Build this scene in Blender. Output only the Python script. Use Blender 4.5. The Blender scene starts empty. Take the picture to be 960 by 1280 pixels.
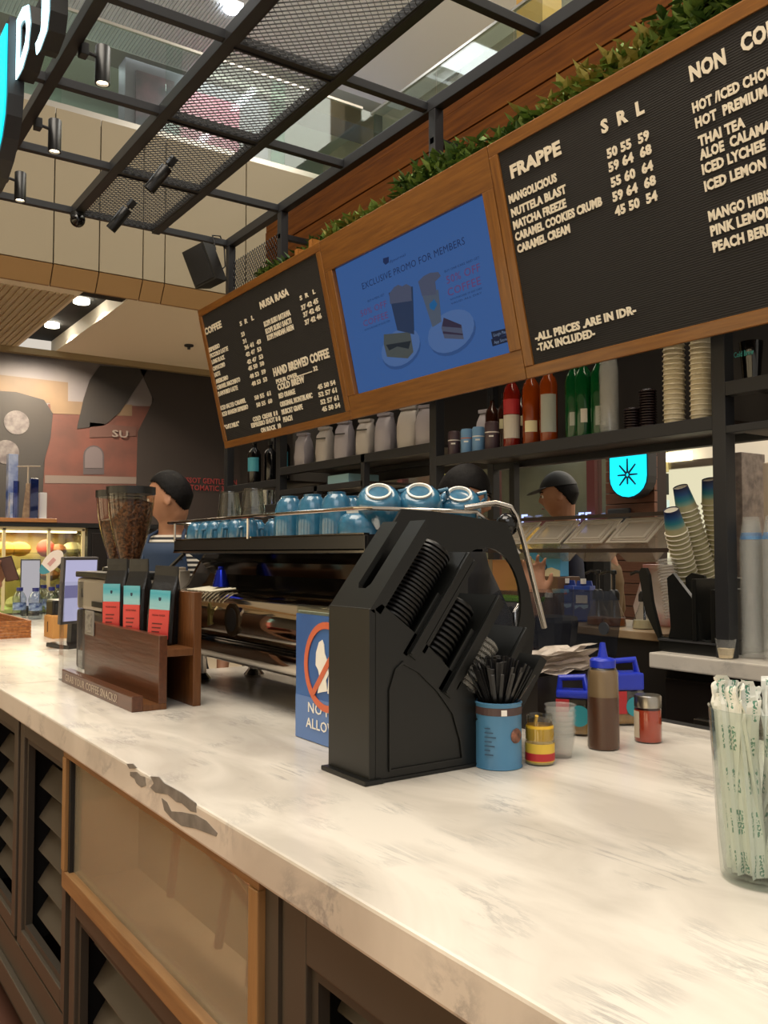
import bpy, bmesh, math, random
from mathutils import Vector, Matrix, Euler
random.seed(7)
SC = bpy.context.scene
COL = SC.collection
PI = math.pi
rad = math.radians

# ------------------------------------------------------------------ camera
F_PX, HZ, CAM_Z = 1113.0, 692.0, 1.50
YAW = rad(145.5)
PITCH = math.atan((HZ - 640) / F_PX)
cam = bpy.data.cameras.new('camera')
cam_ob = bpy.data.objects.new('camera', cam)
COL.objects.link(cam_ob)
FH = Vector((math.cos(YAW), math.sin(YAW), 0)); RT = Vector((math.sin(YAW), -math.cos(YAW), 0))
FW = FH * math.cos(PITCH) + Vector((0, 0, 1)) * math.sin(PITCH)
UP = RT.cross(FW)
cam_ob.matrix_world = Matrix((( RT.x, UP.x, -FW.x, 0), (RT.y, UP.y, -FW.y, 0), (RT.z, UP.z, -FW.z, CAM_Z), (0, 0, 0, 1)))
cam.sensor_fit = 'VERTICAL'; cam.sensor_height = 36.0; cam.lens = 36.0 * F_PX / 1280.0
cam.clip_start = 0.05; cam.clip_end = 200
SC.camera = cam_ob

# ------------------------------------------------------------------ world, big lights, exposure
W = bpy.data.worlds.new('mall_ambient'); SC.world = W; W.use_nodes = True
W.node_tree.nodes['Background'].inputs[0].default_value = (1.0, 0.90, 0.77, 1)
W.node_tree.nodes['Background'].inputs[1].default_value = 0.42
SC.view_settings.view_transform = 'Standard'; SC.view_settings.look = 'None'
SC.view_settings.gamma = 1.0; SC.view_settings.use_curve_mapping = False
SC.view_settings.exposure = 0.70
try:
    SC.cycles.use_denoising = True; SC.cycles.max_bounces = 8; SC.cycles.transparent_max_bounces = 64
    SC.cycles.sample_clamp_indirect = 4.0; SC.cycles.caustics_reflective = False; SC.cycles.caustics_refractive = False
except Exception: pass

def area(name, loc, target, size, power, color=(1, .9, .76)):
    l = bpy.data.lights.new(name, 'AREA'); l.shape = 'RECTANGLE'; l.size, l.size_y = size; l.energy = power; l.color = color
    o = bpy.data.objects.new(name, l); COL.objects.link(o); o.location = loc
    o.rotation_euler = (Vector(target) - Vector(loc)).to_track_quat('-Z', 'Y').to_euler(); return o
def spot(name, loc, target, power, angle=60, color=(1, .84, .62), r=.04, blend=.6):
    l = bpy.data.lights.new(name, 'SPOT'); l.energy = power; l.color = color; l.spot_size = rad(angle); l.spot_blend = blend; l.shadow_soft_size = r
    o = bpy.data.objects.new(name, l); COL.objects.link(o); o.location = loc
    o.rotation_euler = (Vector(target) - Vector(loc)).to_track_quat('-Z', 'Y').to_euler(); return o
area('atrium_ceiling_lamps', (-2.0, -0.9, 8.6), (-2.6, 1.0, 1.0), (5, 4), 330)
area('concourse_lamps', (1.5, -1.0, 5.5), (-2.5, 2.0, 1.6), (3, 2), 30, (.92, .95, 1))
area('back_shop_lamps', (-3.5, 6.6, 4.0), (-3.5, 6.6, 0), (6, 2.2), 120)
area('bar_shelf_downlight', (-3.2, 2.45, 3.9), (-3.2, 2.3, 1.0), (4, .25), 20, (1, .82, .6))

# ------------------------------------------------------------------ helpers
def lin(c):
    c /= 255.0
    return c / 12.92 if c <= .04045 else ((c + .055) / 1.055) ** 2.4
def rgb(h): return (lin(int(h[0:2], 16)), lin(int(h[2:4], 16)), lin(int(h[4:6], 16)), 1)

def px(u, v):                       # direction of a pixel of the 960x1280 frame
    return FW + RT * ((u - 480) / F_PX) - UP * ((v - 640) / F_PX)
def onX(u, v, x): d = px(u, v); return Vector((0, 0, CAM_Z)) + d * (x / d.x)
def onY(u, v, y): d = px(u, v); return Vector((0, 0, CAM_Z)) + d * (y / d.y)
def onZ(u, v, z): d = px(u, v); return Vector((0, 0, CAM_Z)) + d * ((z - CAM_Z) / d.z)
def at(u, v, t): return Vector((0, 0, CAM_Z)) + px(u, v) * t

MATS = {}
def mat(name, col, rough=.5, metal=0, emit=None, es=0, alpha=None, trans=0, coat=0, bump=None, spec=None, col2=None, nscale=20, nstretch=(1, 1, 1), ndetail=4, lo=.35, hi=.65):
    if name in MATS: return MATS[name]
    m = bpy.data.materials.new(name); m.use_nodes = True; nt = m.node_tree; b = nt.nodes['Principled BSDF']
    c = rgb(col) if isinstance(col, str) else col
    b.inputs['Base Color'].default_value = c; b.inputs['Roughness'].default_value = rough; b.inputs['Metallic'].default_value = metal
    if spec is not None: b.inputs['Specular IOR Level'].default_value = spec
    if coat: b.inputs['Coat Weight'].default_value = coat; b.inputs['Coat Roughness'].default_value = .1
    if trans: b.inputs['Transmission Weight'].default_value = trans; b.inputs['IOR'].default_value = 1.45
    if emit: b.inputs['Emission Color'].default_value = rgb(emit); b.inputs['Emission Strength'].default_value = es
    if alpha is not None: b.inputs['Alpha'].default_value = alpha
    if col2 or bump:
        tc = nt.nodes.new('ShaderNodeTexCoord'); mp = nt.nodes.new('ShaderNodeMapping'); mp.inputs['Scale'].default_value = nstretch
        nz = nt.nodes.new('ShaderNodeTexNoise'); nz.inputs['Scale'].default_value = nscale; nz.inputs['Detail'].default_value = ndetail
        nt.links.new(tc.outputs['Object'], mp.inputs[0]); nt.links.new(mp.outputs[0], nz.inputs['Vector'])
        if col2:
            cr = nt.nodes.new('ShaderNodeValToRGB'); cr.color_ramp.elements[0].position = lo; cr.color_ramp.elements[1].position = hi
            cr.color_ramp.elements[0].color = c; cr.color_ramp.elements[1].color = rgb(col2)
            nt.links.new(nz.outputs[0], cr.inputs[0]); nt.links.new(cr.outputs[0], b.inputs['Base Color'])
        if bump:
            bp = nt.nodes.new('ShaderNodeBump'); bp.inputs['Strength'].default_value = bump; bp.inputs['Distance'].default_value = .01
            nt.links.new(nz.outputs[0], bp.inputs['Height']); nt.links.new(bp.outputs[0], b.inputs['Normal'])
    MATS[name] = m; return m

def glassmat(name, tint='eef4f0', refl=.12, rough=.03):
    """thin clear pane: tinted see-through mixed with a fresnel gloss"""
    if name in MATS: return MATS[name]
    m = bpy.data.materials.new(name); m.use_nodes = True; nt = m.node_tree; nt.nodes.clear()
    out = nt.nodes.new('ShaderNodeOutputMaterial'); t = nt.nodes.new('ShaderNodeBsdfTransparent'); g = nt.nodes.new('ShaderNodeBsdfGlossy')
    t.inputs[0].default_value = rgb(tint); g.inputs['Roughness'].default_value = rough
    lw = nt.nodes.new('ShaderNodeLayerWeight'); lw.inputs[0].default_value = .35
    ma = nt.nodes.new('ShaderNodeMath'); ma.operation = 'MULTIPLY_ADD'; ma.inputs[1].default_value = .7; ma.inputs[2].default_value = refl * .6; ma.use_clamp = True
    mx = nt.nodes.new('ShaderNodeMixShader')
    pw = nt.nodes.new('ShaderNodeMath'); pw.operation = 'POWER'; pw.inputs[1].default_value = 3.0; lw.inputs[0].default_value = .5; nt.links.new(lw.outputs['Facing'], pw.inputs[0]); nt.links.new(pw.outputs[0], ma.inputs[0]); nt.links.new(ma.outputs[0], mx.inputs[0]); nt.links.new(t.outputs[0], mx.inputs[1]); nt.links.new(g.outputs[0], mx.inputs[2]); nt.links.new(mx.outputs[0], out.inputs[0])
    MATS[name] = m; return m

def emis(name, col, s):
    if name in MATS: return MATS[name]
    m = bpy.data.materials.new(name); m.use_nodes = True; b = m.node_tree.nodes['Principled BSDF']
    b.inputs['Base Color'].default_value = (0, 0, 0, 1); b.inputs['Specular IOR Level'].default_value = .2
    b.inputs['Emission Color'].default_value = rgb(col); b.inputs['Emission Strength'].default_value = s
    MATS[name] = m; return m

def wood(name, c1, c2, rough=.4, axis=0, scale=6, coat=0):
    if name in MATS: return MATS[name]
    st = [14, 14, 14]; st[axis] = 1
    m = mat(name, c1, rough, col2=c2, nscale=scale, nstretch=tuple(st), ndetail=6, lo=.3, hi=.7, bump=.15, coat=coat); return m

def marble():
    m = bpy.data.materials.new('white_marble'); m.use_nodes = True; nt = m.node_tree; b = nt.nodes['Principled BSDF']
    N = nt.nodes.new; L = nt.links.new
    tc = N('ShaderNodeTexCoord'); mp = N('ShaderNodeMapping'); mp.inputs['Scale'].default_value = (.9, 2.8, 1.0); mp.inputs['Rotation'].default_value = (0, 0, rad(-38)); L(tc.outputs['Object'], mp.inputs[0])
    n0 = N('ShaderNodeTexNoise'); n0.inputs['Scale'].default_value = 1.8; n0.inputs['Detail'].default_value = 8; n0.inputs['Distortion'].default_value = .8; L(mp.outputs[0], n0.inputs['Vector'])
    r0 = N('ShaderNodeValToRGB'); r0.color_ramp.elements[0].position = .36; r0.color_ramp.elements[1].position = .60
    r0.color_ramp.elements[0].color = rgb('c6beb2'); r0.color_ramp.elements[1].color = rgb('e6dfd3'); L(n0.outputs[0], r0.inputs[0])
    n1 = N('ShaderNodeTexNoise'); n1.inputs['Scale'].default_value = 4.0; n1.inputs['Detail'].default_value = 12; n1.inputs['Roughness'].default_value = .72; n1.inputs['Distortion'].default_value = .5
    mp1 = N('ShaderNodeMapping'); mp1.inputs['Scale'].default_value = (.8, 4.2, 1.0); mp1.inputs['Rotation'].default_value = (0, 0, rad(-40)); L(tc.outputs['Object'], mp1.inputs[0]); L(mp1.outputs[0], n1.inputs['Vector'])
    s = N('ShaderNodeMath'); s.operation = 'SUBTRACT'; s.inputs[1].default_value = .5; L(n1.outputs[0], s.inputs[0])
    a = N('ShaderNodeMath'); a.operation = 'ABSOLUTE'; L(s.outputs[0], a.inputs[0])
    r1 = N('ShaderNodeValToRGB'); r1.color_ramp.elements[0].position = 0; r1.color_ramp.elements[1].position = .05
    r1.color_ramp.elements[0].color = (1, 1, 1, 1); r1.color_ramp.elements[1].color = (0, 0, 0, 1); L(a.outputs[0], r1.inputs[0])
    n2 = N('ShaderNodeTexNoise'); n2.inputs['Scale'].default_value = 6; L(tc.outputs['Object'], n2.inputs['Vector'])
    r2 = N('ShaderNodeValToRGB'); r2.color_ramp.elements[0].position = .50; r2.color_ramp.elements[1].position = .72; L(n2.outputs[0], r2.inputs[0])
    mu = N('ShaderNodeMath'); mu.operation = 'MULTIPLY'; L(r1.outputs[0], mu.inputs[0]); L(r2.outputs[0], mu.inputs[1])
    mu2 = N('ShaderNodeMath'); mu2.operation = 'MULTIPLY'; mu2.inputs[1].default_value = .62; L(mu.outputs[0], mu2.inputs[0])
    mx = N('ShaderNodeMix'); mx.data_type = 'RGBA'; L(mu2.outputs[0], mx.inputs[0]); L(r0.outputs[0], mx.inputs[6]); mx.inputs[7].default_value = rgb('7f7f80')
    L(mx.outputs[2], b.inputs['Base Color']); b.inputs['Roughness'].default_value = .24
    MATS['marble'] = m; return m
MARBLE = marble()

def haze(name, col, a, rough=.2):
    """cloudy translucent plastic"""
    return mat(name, col, rough, alpha=a)

class MB:
    def __init__(s): s.b = bmesh.new()
    def box(s, x0, x1, y0, y1, z0, z1, bev=0, M=None):
        r = bmesh.ops.create_cube(s.b, size=1); vs = r['verts']
        for v in vs:
            v.co = Vector(((x0 + x1) / 2 + v.co.x * (x1 - x0), (y0 + y1) / 2 + v.co.y * (y1 - y0), (z0 + z1) / 2 + v.co.z * (z1 - z0)))
        if bev:
            es = list({e for v in vs for e in v.link_edges})
            g = bmesh.ops.bevel(s.b, geom=es, offset=bev, segments=2, affect='EDGES', profile=.6)
            vs = g['verts']
        if M is not None:
            for v in {v for v in vs}: v.co = M @ v.co
        return s
    def poly(s, pts, depth, axis='y', M=None):
        """pts 2D outline extruded from 0..depth (or (a,b)); axis = extrusion axis"""
        a, b = depth if isinstance(depth, tuple) else (0, depth)
        def p3(p, d): return {'y': (p[0], d, p[1]), 'x': (d, p[0], p[1]), 'z': (p[0], p[1], d)}[axis]
        A = [s.b.verts.new(p3(p, a)) for p in pts]; B = [s.b.verts.new(p3(p, b)) for p in pts]
        n = len(pts); fs = [s.b.faces.new(A), s.b.faces.new(B[::-1])]
        for i in range(n): fs.append(s.b.faces.new((A[i], B[i], B[(i + 1) % n], A[(i + 1) % n])))
        if M is not None:
            for v in A + B: v.co = M @ v.co
        return s
    def ring(s, outer, inner, depth, axis='y', M=None):
        """outline with a hole; both have the same number of points"""
        a, b = depth if isinstance(depth, tuple) else (0, depth)
        def p3(p, d): return {'y': (p[0], d, p[1]), 'x': (d, p[0], p[1]), 'z': (p[0], p[1], d)}[axis]
        n = len(outer); V = [[s.b.verts.new(p3(p, d)) for p in P] for P, d in ((outer, a), (inner, a), (outer, b), (inner, b))]
        for i in range(n):
            j = (i + 1) % n
            s.b.faces.new((V[0][i], V[0][j], V[1][j], V[1][i])); s.b.faces.new((V[2][i], V[3][i], V[3][j], V[2][j]))
            s.b.faces.new((V[0][i], V[2][i], V[2][j], V[0][j])); s.b.faces.new((V[1][i], V[1][j], V[3][j], V[3][i]))
        if M is not None:
            for L in V:
                for v in L: v.co = M @ v.co
        return s
    def lathe(s, prof, c=(0, 0, 0), seg=20, M=None, sx=1, sy=1):
        """prof list of (r,z); ends with r=0 are closed"""
        rings = []; new = []
        for r, z in prof:
            if r < 1e-6: R = [s.b.verts.new((c[0], c[1], c[2] + z))]
            else: R = [s.b.verts.new((c[0] + r * sx * math.cos(2 * PI * k / seg), c[1] + r * sy * math.sin(2 * PI * k / seg), c[2] + z)) for k in range(seg)]
            rings.append(R); new += R
        for A, B in zip(rings, rings[1:]):
            for k in range(seg):
                k2 = (k + 1) % seg
                if len(A) == 1 and len(B) == 1: continue
                if len(A) == 1: s.b.faces.new((A[0], B[k2], B[k]))
                elif len(B) == 1: s.b.faces.new((A[k], A[k2], B[0]))
                else: s.b.faces.new((A[k], A[k2], B[k2], B[k]))
        if M is not None:
            for v in new: v.co = M @ v.co
        return s
    def cyl(s, r, z0, z1, c=(0, 0), seg=20, M=None, r2=None):
        return s.lathe([(0, z0), (r, z0), (r2 if r2 is not None else r, z1), (0, z1)], (c[0], c[1], 0), seg, M)
    def tube(s, pts, r, seg=8, cap=True):
        pts = [Vector(p) for p in pts]; rings = []; n = len(pts); up = Vector((0, 0, 1))
        rr = r if isinstance(r, (list, tuple)) else [r] * n
        t0 = (pts[1] - pts[0]).normalized(); nrm = t0.orthogonal().normalized()
        for i, p in enumerate(pts):
            t = ((pts[min(i + 1, n - 1)] - pts[max(i - 1, 0)])).normalized()
            nrm = (nrm - t * nrm.dot(t)).normalized(); bn = t.cross(nrm)
            rings.append([s.b.verts.new(p + (nrm * math.cos(2 * PI * k / seg + PI / seg) + bn * math.sin(2 * PI * k / seg + PI / seg)) * rr[i]) for k in range(seg)])
        for A, B in zip(rings, rings[1:]):
            for k in range(seg): s.b.faces.new((A[k], A[(k + 1) % seg], B[(k + 1) % seg], B[k]))
        if cap: s.b.faces.new(rings[0][::-1]); s.b.faces.new(rings[-1])
        return s
    def sphere(s, c, r, seg=16, sc=(1, 1, 1)):
        g = bmesh.ops.create_uvsphere(s.b, u_segments=seg, v_segments=max(6, seg // 2), radius=r)
        for v in g['verts']: v.co = Vector((v.co.x * sc[0], v.co.y * sc[1], v.co.z * sc[2])) + Vector(c)
        return s
    def quad(s, *p): s.b.faces.new([s.b.verts.new(q) for q in p]); return s
    def build(s, name, m, parent=None, smooth=False, w=False, loc=None, rot=None, mesh_only=False):
        if w and parent is not None:
            d = parent.location
            for v in s.b.verts: v.co -= d
        bmesh.ops.recalc_face_normals(s.b, faces=s.b.faces)
        me = bpy.data.meshes.new(name); s.b.to_mesh(me); s.b.free(); me.materials.append(m)
        if smooth:
            me.shade_smooth()
            try: me.set_sharp_from_angle(angle=rad(38))
            except Exception: pass
        if mesh_only: return me
        o = bpy.data.objects.new(name, me); COL.objects.link(o); o.parent = parent
        if loc is not None: o.location = loc
        if rot is not None: o.rotation_euler = rot
        return o

def recenter(o, p):
    """put a top-level mesh object's origin at its base point p (world coordinates were used)"""
    p = Vector(p); o.data.transform(Matrix.Translation(-p)); o.location = p; return o
def tag(o, label=None, cat=None, group=None, kind=None):
    if label: o['label'] = label
    if cat: o['category'] = cat
    if group: o['group'] = group
    if kind: o['kind'] = kind
    return o
def thing(name, label, cat, loc=(0, 0, 0), rz=0, group=None, rot=None):
    o = bpy.data.objects.new(name, None); COL.objects.link(o); o.location = loc
    o.rotation_euler = rot if rot else (0, 0, rz); o.empty_display_size = .05
    return tag(o, label, cat, group)
KIDS = {}
def copy_tree(o, loc=None, rot=None, label=None, group=None, parent=None):
    c = o.copy(); COL.objects.link(c); c.parent = parent
    for ch in list(o.children): copy_tree(ch, parent=c)
    if loc is not None: c.location = loc
    if rot is not None: c.rotation_euler = rot
    if label: c['label'] = label
    if group: c['group'] = group
    return c
def struct(o): o['kind'] = 'structure'; return o

_tc = {}
def text_mesh(s, bold=.012):
    """bold block lettering as a mesh, normalised to cap height 1 (x from 0)"""
    k = (s, bold)
    if k in _tc: return _tc[k]
    cu = bpy.data.curves.new('t', 'FONT'); cu.body = s; cu.size = 1; cu.offset = bold; cu.resolution_u = 2; cu.space_character = 1.06
    o = bpy.data.objects.new('t', cu); COL.objects.link(o)
    bpy.context.view_layer.update()
    me = bpy.data.meshes.new_from_object(o.evaluated_get(bpy.context.evaluated_depsgraph_get()))
    bpy.data.objects.remove(o); bpy.data.curves.remove(cu)
    P = [tuple(v.co) for v in me.vertices]; Fc = [tuple(p.vertices) for p in me.polygons]
    bpy.data.meshes.remove(me)
    x0 = min(p[0] for p in P); x1 = max(p[0] for p in P)
    P = [((p[0] - x0), (p[1] + bold) / (.70 + 2 * bold)) for p in P]
    _tc[k] = (P, Fc, x1 - x0); return _tc[k]
def text(s, width, height, m, parent, loc, name='lettering', rot=(PI / 2, 0, 0), vis=None, bold=.02, th=.0015, split=False):
    """flat lettering; local x along the line, y up, fitted to width x height"""
    P, Fc, w = text_mesh(s, bold)
    wv = text_mesh(vis, bold)[2] if vis else w
    sx = width / wv; n = len(P)
    vs = [(p[0] * sx, p[1] * height, th) for p in P]; fs = list(Fc)
    if th > .0005:
        ec = {}
        for f in Fc:
            for i in range(len(f)):
                a, b = f[i], f[(i + 1) % len(f)]
                if (b, a) in ec: del ec[(b, a)]
                else: ec[(a, b)] = 1
        vs += [(v[0], v[1], 0) for v in vs]
        fs += [(b, a, a + n, b + n) for a, b in ec]
    groups = [range(len(fs))]
    if split:                       # one mesh per character: clusters of faces that overlap in x
        up_ = list(range(len(vs)))
        def find(a):
            while up_[a] != a: up_[a] = up_[up_[a]]; a = up_[a]
            return a
        for f in fs:
            for q in f[1:]: up_[find(q)] = find(f[0])
        isl = {}
        for i, f in enumerate(fs): isl.setdefault(find(f[0]), []).append(i)
        groups = []
        for g in isl.values():
            X_ = [vs[q][0] for i in g for q in fs[i]]; a, b = min(X_), max(X_)
            for G in groups:
                if min(b, G[1]) - max(a, G[0]) > .4 * min(b - a, G[1] - G[0]): G[0] = min(a, G[0]); G[1] = max(b, G[1]); G[2] += g; break
            else: groups.append([a, b, list(g)])
        groups = [G[2] for G in groups]
    for g in groups:
        idx = sorted({q for i in g for q in fs[i]}); rm = {q: k for k, q in enumerate(idx)}
        me = bpy.data.meshes.new(name); me.from_pydata([vs[q] for q in idx], [], [[rm[q] for q in fs[i]] for i in g]); me.materials.append(m)
        o = bpy.data.objects.new('letter' if split else name, me); COL.objects.link(o); o.parent = parent; o.location = loc; o.rotation_euler = rot
        if not split and len(s) > 3: o['kind'] = 'stuff'
    return o

# ------------------------------------------------------------------ shared materials
STEEL = mat('black_painted_steel', '26272a', .45, spec=.4)
BLACK = mat('black_plastic', '141414', .35)
BLACKM = mat('matt_black', '101010', .6)
WOODF = wood('orange_teak_x', '70451a', '8a5a22', .38, 0, 5, coat=.2)
WOODV = wood('orange_teak_z', '70451a', '8a5a22', .38, 2, 5, coat=.2)
WOODD = wood('dark_walnut_x', '4a2713', '63371c', .36, 0, 5, coat=.2)
GLASS = glassmat('clear_glass')
CHROME = mat('chrome', 'b8b2aa', .12, 1.0)
STEELB = mat('brushed_steel', 'aaa59c', .3, 1.0)
WHITE = mat('white_plastic', 'e9e6df', .5)
# ================================================================== SETTING
# floor: terracotta tiles near the counter, plain slab beyond
fl = struct(MB().box(-16, 6, -6, 12, -.06, -.008).build('floor', mat('floor_grout', '4c2a1a', .7)))
tm = MB().box(-.146, .146, -.146, .146, -.008, 0, .003).build('tile', mat('terracotta', '8c4322', .35, col2='6b2f18', nscale=9), mesh_only=True)
for i in range(20):
    for j in range(8):
        o = bpy.data.objects.new('tile', tm); COL.objects.link(o); o.parent = fl; o.location = (-5.4 + i * .3, -1.65 + j * .3, random.uniform(-.001, 0))
struct(MB().box(-16, 6, -6, -1.66, -.007, 0).build('floor', mat('pale_front_floor', 'b8a78e', .25)))
struct(MB().box(-16, 6, 3.0, 12, -.007, 0).build('floor', mat('pale_floor', 'a59a8a', .3)))

BEIGE = mat('beige_cladding', '8f836b', .55)
OCHRE = mat('ochre_cladding', '94744a', .55)
CEIL = mat('white_ceiling_paint', 'ebe3d2', .7)
DARK = mat('dark_void', '0b0b0c', .8)
# bulkhead wall of the atrium: beige panels with open joints, ochre sloped skirt
bk = struct(MB().box(-9.6, -9.27, -6, 6.3, 4.26, 6.0).build('wall_atrium', DARK))
y = -5.35; k = 0
ys = [2.245 - .945 * i for i in range(9)][::-1] + [2.7, 3.16, 3.40, 4.35, 5.28, 6.04]
for a, b in zip(ys, ys[1:]):
    MB().box(-9.13, -9.10, a + .006, b - .006, 4.40, 5.99, .003).build('panel', BEIGE, bk)
    MB().poly([(-9.10, 4.39), (-9.22, 4.205), (-9.26, 4.205), (-9.14, 4.39)], (a + .006, b - .006), 'y').build('panel', OCHRE, bk)
struct(MB().box(-9.12, 6, 6.05, 6.35, 4.26, 6.0).build('wall_gallery', BEIGE))
# lower mall ceiling: ribbed and plain rafts with a dark light slot between
struct(MB().box(-12.6, -9.3, -6, 9, 4.42, 4.5).build('ceiling', DARK))
cl = struct(MB().box(-12.5, -9.35, -6, 2.62, 4.24, 4.30).build('ceiling', CEIL))
rb = MB()
for i in range(60):
    yy = 2.55 - i * .07
    rb.box(-12.3, -9.55, yy - .022, yy + .022, 4.222, 4.24)
tag(rb.build('rib', mat('ceiling_rib', 'bcae94', .7), cl), kind='stuff')
struct(MB().box(-12.5, -9.35, 3.16, 9, 4.24, 4.30).build('ceiling', CEIL))
struct(MB().box(-12.6, -9.3, 3.10, 3.16, 4.24, 4.42).build('trim_1', mat('slot_side', 'e9e2d2', .6)))
struct(MB().box(-12.6, -12.35, -6, 9, 4.16, 4.24).build('trim_2', mat('tan_trim', '8a7a5c', .6)))
for x in (-10.3, -11.6):
    c = tag(MB().cyl(.09, 4.375, 4.42, (x, 2.86), 16).build('downlight', emis('downlight_glow', 'fff4dd', 14)), 'round white downlight in the dark ceiling slot, ' + ('nearer' if x > -11 else 'farther') + ' of the two', 'light')
    spot('downlight_beam', (x, 2.86, 4.36), (x, 2.86, 0), 420, 150)
dt = thing('smoke_detector', 'small dark sprinkler head on the plain white ceiling raft', 'sprinkler', (-11.0, 4.45, 4.24))
MB().cyl(.06, -.02, 0).build('plate', STEEL, dt); MB().cyl(.02, -.06, -.02).build('nozzle', STEEL, dt)

# mural wall: a printed hoarding, brick building and dark clocks
mw = struct(MB().box(-12.75, -12.47, -6, 9, 0, 4.2).build('wall_left', mat('mural_base', '1c1615', .6)))
def mural(pts, m, lay, name='print'):
    P = [onX(u, v, -12.46) for u, v in pts]
    s = MB(); d = .004 * lay; s.poly([(p.y, p.z) for p in P], (-12.468, -12.464 + d), 'x'); return s.build(name, m, mw)
mSKY = mat('print_grey_sky', '545056', .6, col2='635e5f', nscale=1.2); mBRK = mat('print_brick', '4f2921', .6, col2='3f221c', nscale=3)
mBLK = mat('print_black', '191617', .6, col2='201b19', nscale=2); mTAN = mat('print_tan', '5d4b38', .6, col2='4f4033', nscale=2)
mural([(-30, 425), (190, 462), (190, 560), (-30, 540)], mSKY, 0)
mural([(-30, 465), (85, 478), (85, 505), (-30, 500)], mTAN, 1)
mural([(60, 505), (200, 508), (196, 680), (50, 680)], mBRK, 1)
mural([(62, 500), (165, 506), (165, 520), (64, 517)], mTAN, 2)
mural([(56, 594), (200, 597), (200, 605), (56, 604)], mat('print_ledge', '584d49', .6), 2)
mural([(-30, 487), (20, 490), (55, 500), (66, 517), (63, 548), (54, 580), (46, 660), (-30, 665)], mBLK, 3)
mural([(125, 457), (185, 462), (172, 482), (150, 515), (130, 532), (96, 536), (104, 500), (112, 475)], mBLK, 3)
mural([(175, 462), (300, 475), (300, 680), (168, 680), (172, 540), (192, 500)], mat('print_dark_brown', '1b1413', .6, col2='211817', nscale=1), 3)
mural([(112, 538 - 10), (170, 534), (170, 545), (112, 547)], mat('print_sign_panel', '422924', .6), 3)
def arch(cx, cy, w, h):
    return [(cx - w, cy + h), (cx + w, cy + h)] + [(cx + w * math.cos(a), cy - h * .3 + w * 1.0 * -math.sin(a)) for a in [i * PI / 8 for i in range(9)]]
mural(arch(117, 575, 13, 18), mat('print_window', '362f33', .6), 2); mural(arch(117, 573, 11, 12), mat('print_window_pale', '4e464a', .6), 3)
for cx, cy, r in ((21, 528, 11), (8, 565, 10)):
    c = onX(cx, cy, -12.44)
    MB().poly([(c.y + .16 * math.cos(a), c.z + .16 * math.sin(a)) for a in [i * PI / 12 for i in range(24)]], (-12.452, -12.446), 'x').build('print', mat('print_clock', '40393c', .5, col2='645f5f', nscale=9), mw)
MUR = (PI / 2, 0, PI / 2)
def mural_text(s, u0, v0, u1, v1, h, m, vis=None):
    a = onX(u0, v0, -12.44); b = onX(u1, v1, -12.44)
    hh = (onX(u0, v0 - h, -12.44) - a).z
    text(s, (b.y - a.y), hh, m, mw, a, 'printed_lettering', MUR, vis=vis, th=.004)
mural_text('SU', 140, 546, 160, 547, 9, mat('print_pale_text', '655b57', .6))
mRED = mat('print_red_text', '661f1f', .6, emit='661f1f', es=.12)
mural_text('TISSOT GENTLEMAN', 226, 603, 296, 606, 7, mRED)
mural_text('AUTOMATIC 38MM', 226, 612, 296, 615, 7, mRED)

# upper floor behind the bulkhead: glass rail, walls, ceiling
SAGE = mat('sage_wall', '8f9a8a', .6)
struct(MB().box(-16, -9.4, -6, 9.5, 5.9, 6.0).build('floor', mat('upper_floor', 'c9c0ae', .3)))
struct(MB().box(-9.1, 6, 6.1, 9.5, 5.9, 6.0).build('floor', mat('upper_floor', 'c9c0ae', .3)))
w2 = struct(MB().box(-15.3, -15.1, -6, 9.5, 6, 9.6).build('wall_upper_left', SAGE))
w3 = struct(MB().box(-15.3, 6, 8.9, 9.1, 6, 9.6).build('wall_upper_back', mat('upper_cream_wall', 'cdbfa8', .6)))
struct(MB().box(-15.3, -9.2, -6, 9.1, 9.4, 9.6).build('ceiling', mat('upper_ceiling', 'a8aa98', .7)))
struct(MB().box(-9.2, 6, 6.0, 9.1, 9.4, 9.6).build('ceiling', mat('upper_ceiling', 'a8aa98', .7)))
for i, (a, b, c_, d_, hz) in enumerate([(-13.6, -13.0, -6, 9.0, 9.1), (-11.2, -10.8, -6, 9.0, 9.2)]):
    struct(MB().box(a, b, c_, d_, hz, 9.4).build('trim_%d' % (3 + i), mat('ceiling_beam', '6f675c', .7)))
POST = mat('gallery_timber', 'a87f35', .45)
for i, x in enumerate((-7.35, -2.4)):
    struct(MB().box(x, x + .42, 6.9, 7.2, 6, 9.4).build('trim_%d' % (6 + i), POST))
g1 = thing('glass_balustrade', 'clear glass balustrade along the upper floor above the beige panels', 'balustrade', (-9.2, 1.0, 6.0))
MB().box(-.03, .0, -7, 5.0, -.02, .10).build('base_rail', STEELB, g1)
for i in range(9): MB().box(-.02, -.008, -6.6 + i * 1.29, -5.13 + i * 1.29, .1, 1.1).build('glass_panel', glassmat('rail_glass', 'e6f1ec', .08), g1)
MB().box(-.03, .0, -7, 5.0, 1.1, 1.13).build('top_rail', STEELB, g1)
g2 = thing('glass_balustrade', 'glass balustrade of the gallery running above the menu boards', 'balustrade', (-9.1, 6.05, 6.0))
MB().box(0, 9, 0, .04, -.04, .02).build('base_rail', mat('dark_rail', '3a3a3a', .35, .5), g2)
for i in range(7): MB().box(.05 + i * 1.28, 1.31 + i * 1.28, .01, .022, .02, 1.0).build('glass_panel', glassmat('rail_glass', 'e6f1ec', .08), g2)
MB().box(0, 9, 0, .04, 1.0, 1.03).build('top_rail', STEELB, g2)
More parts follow.
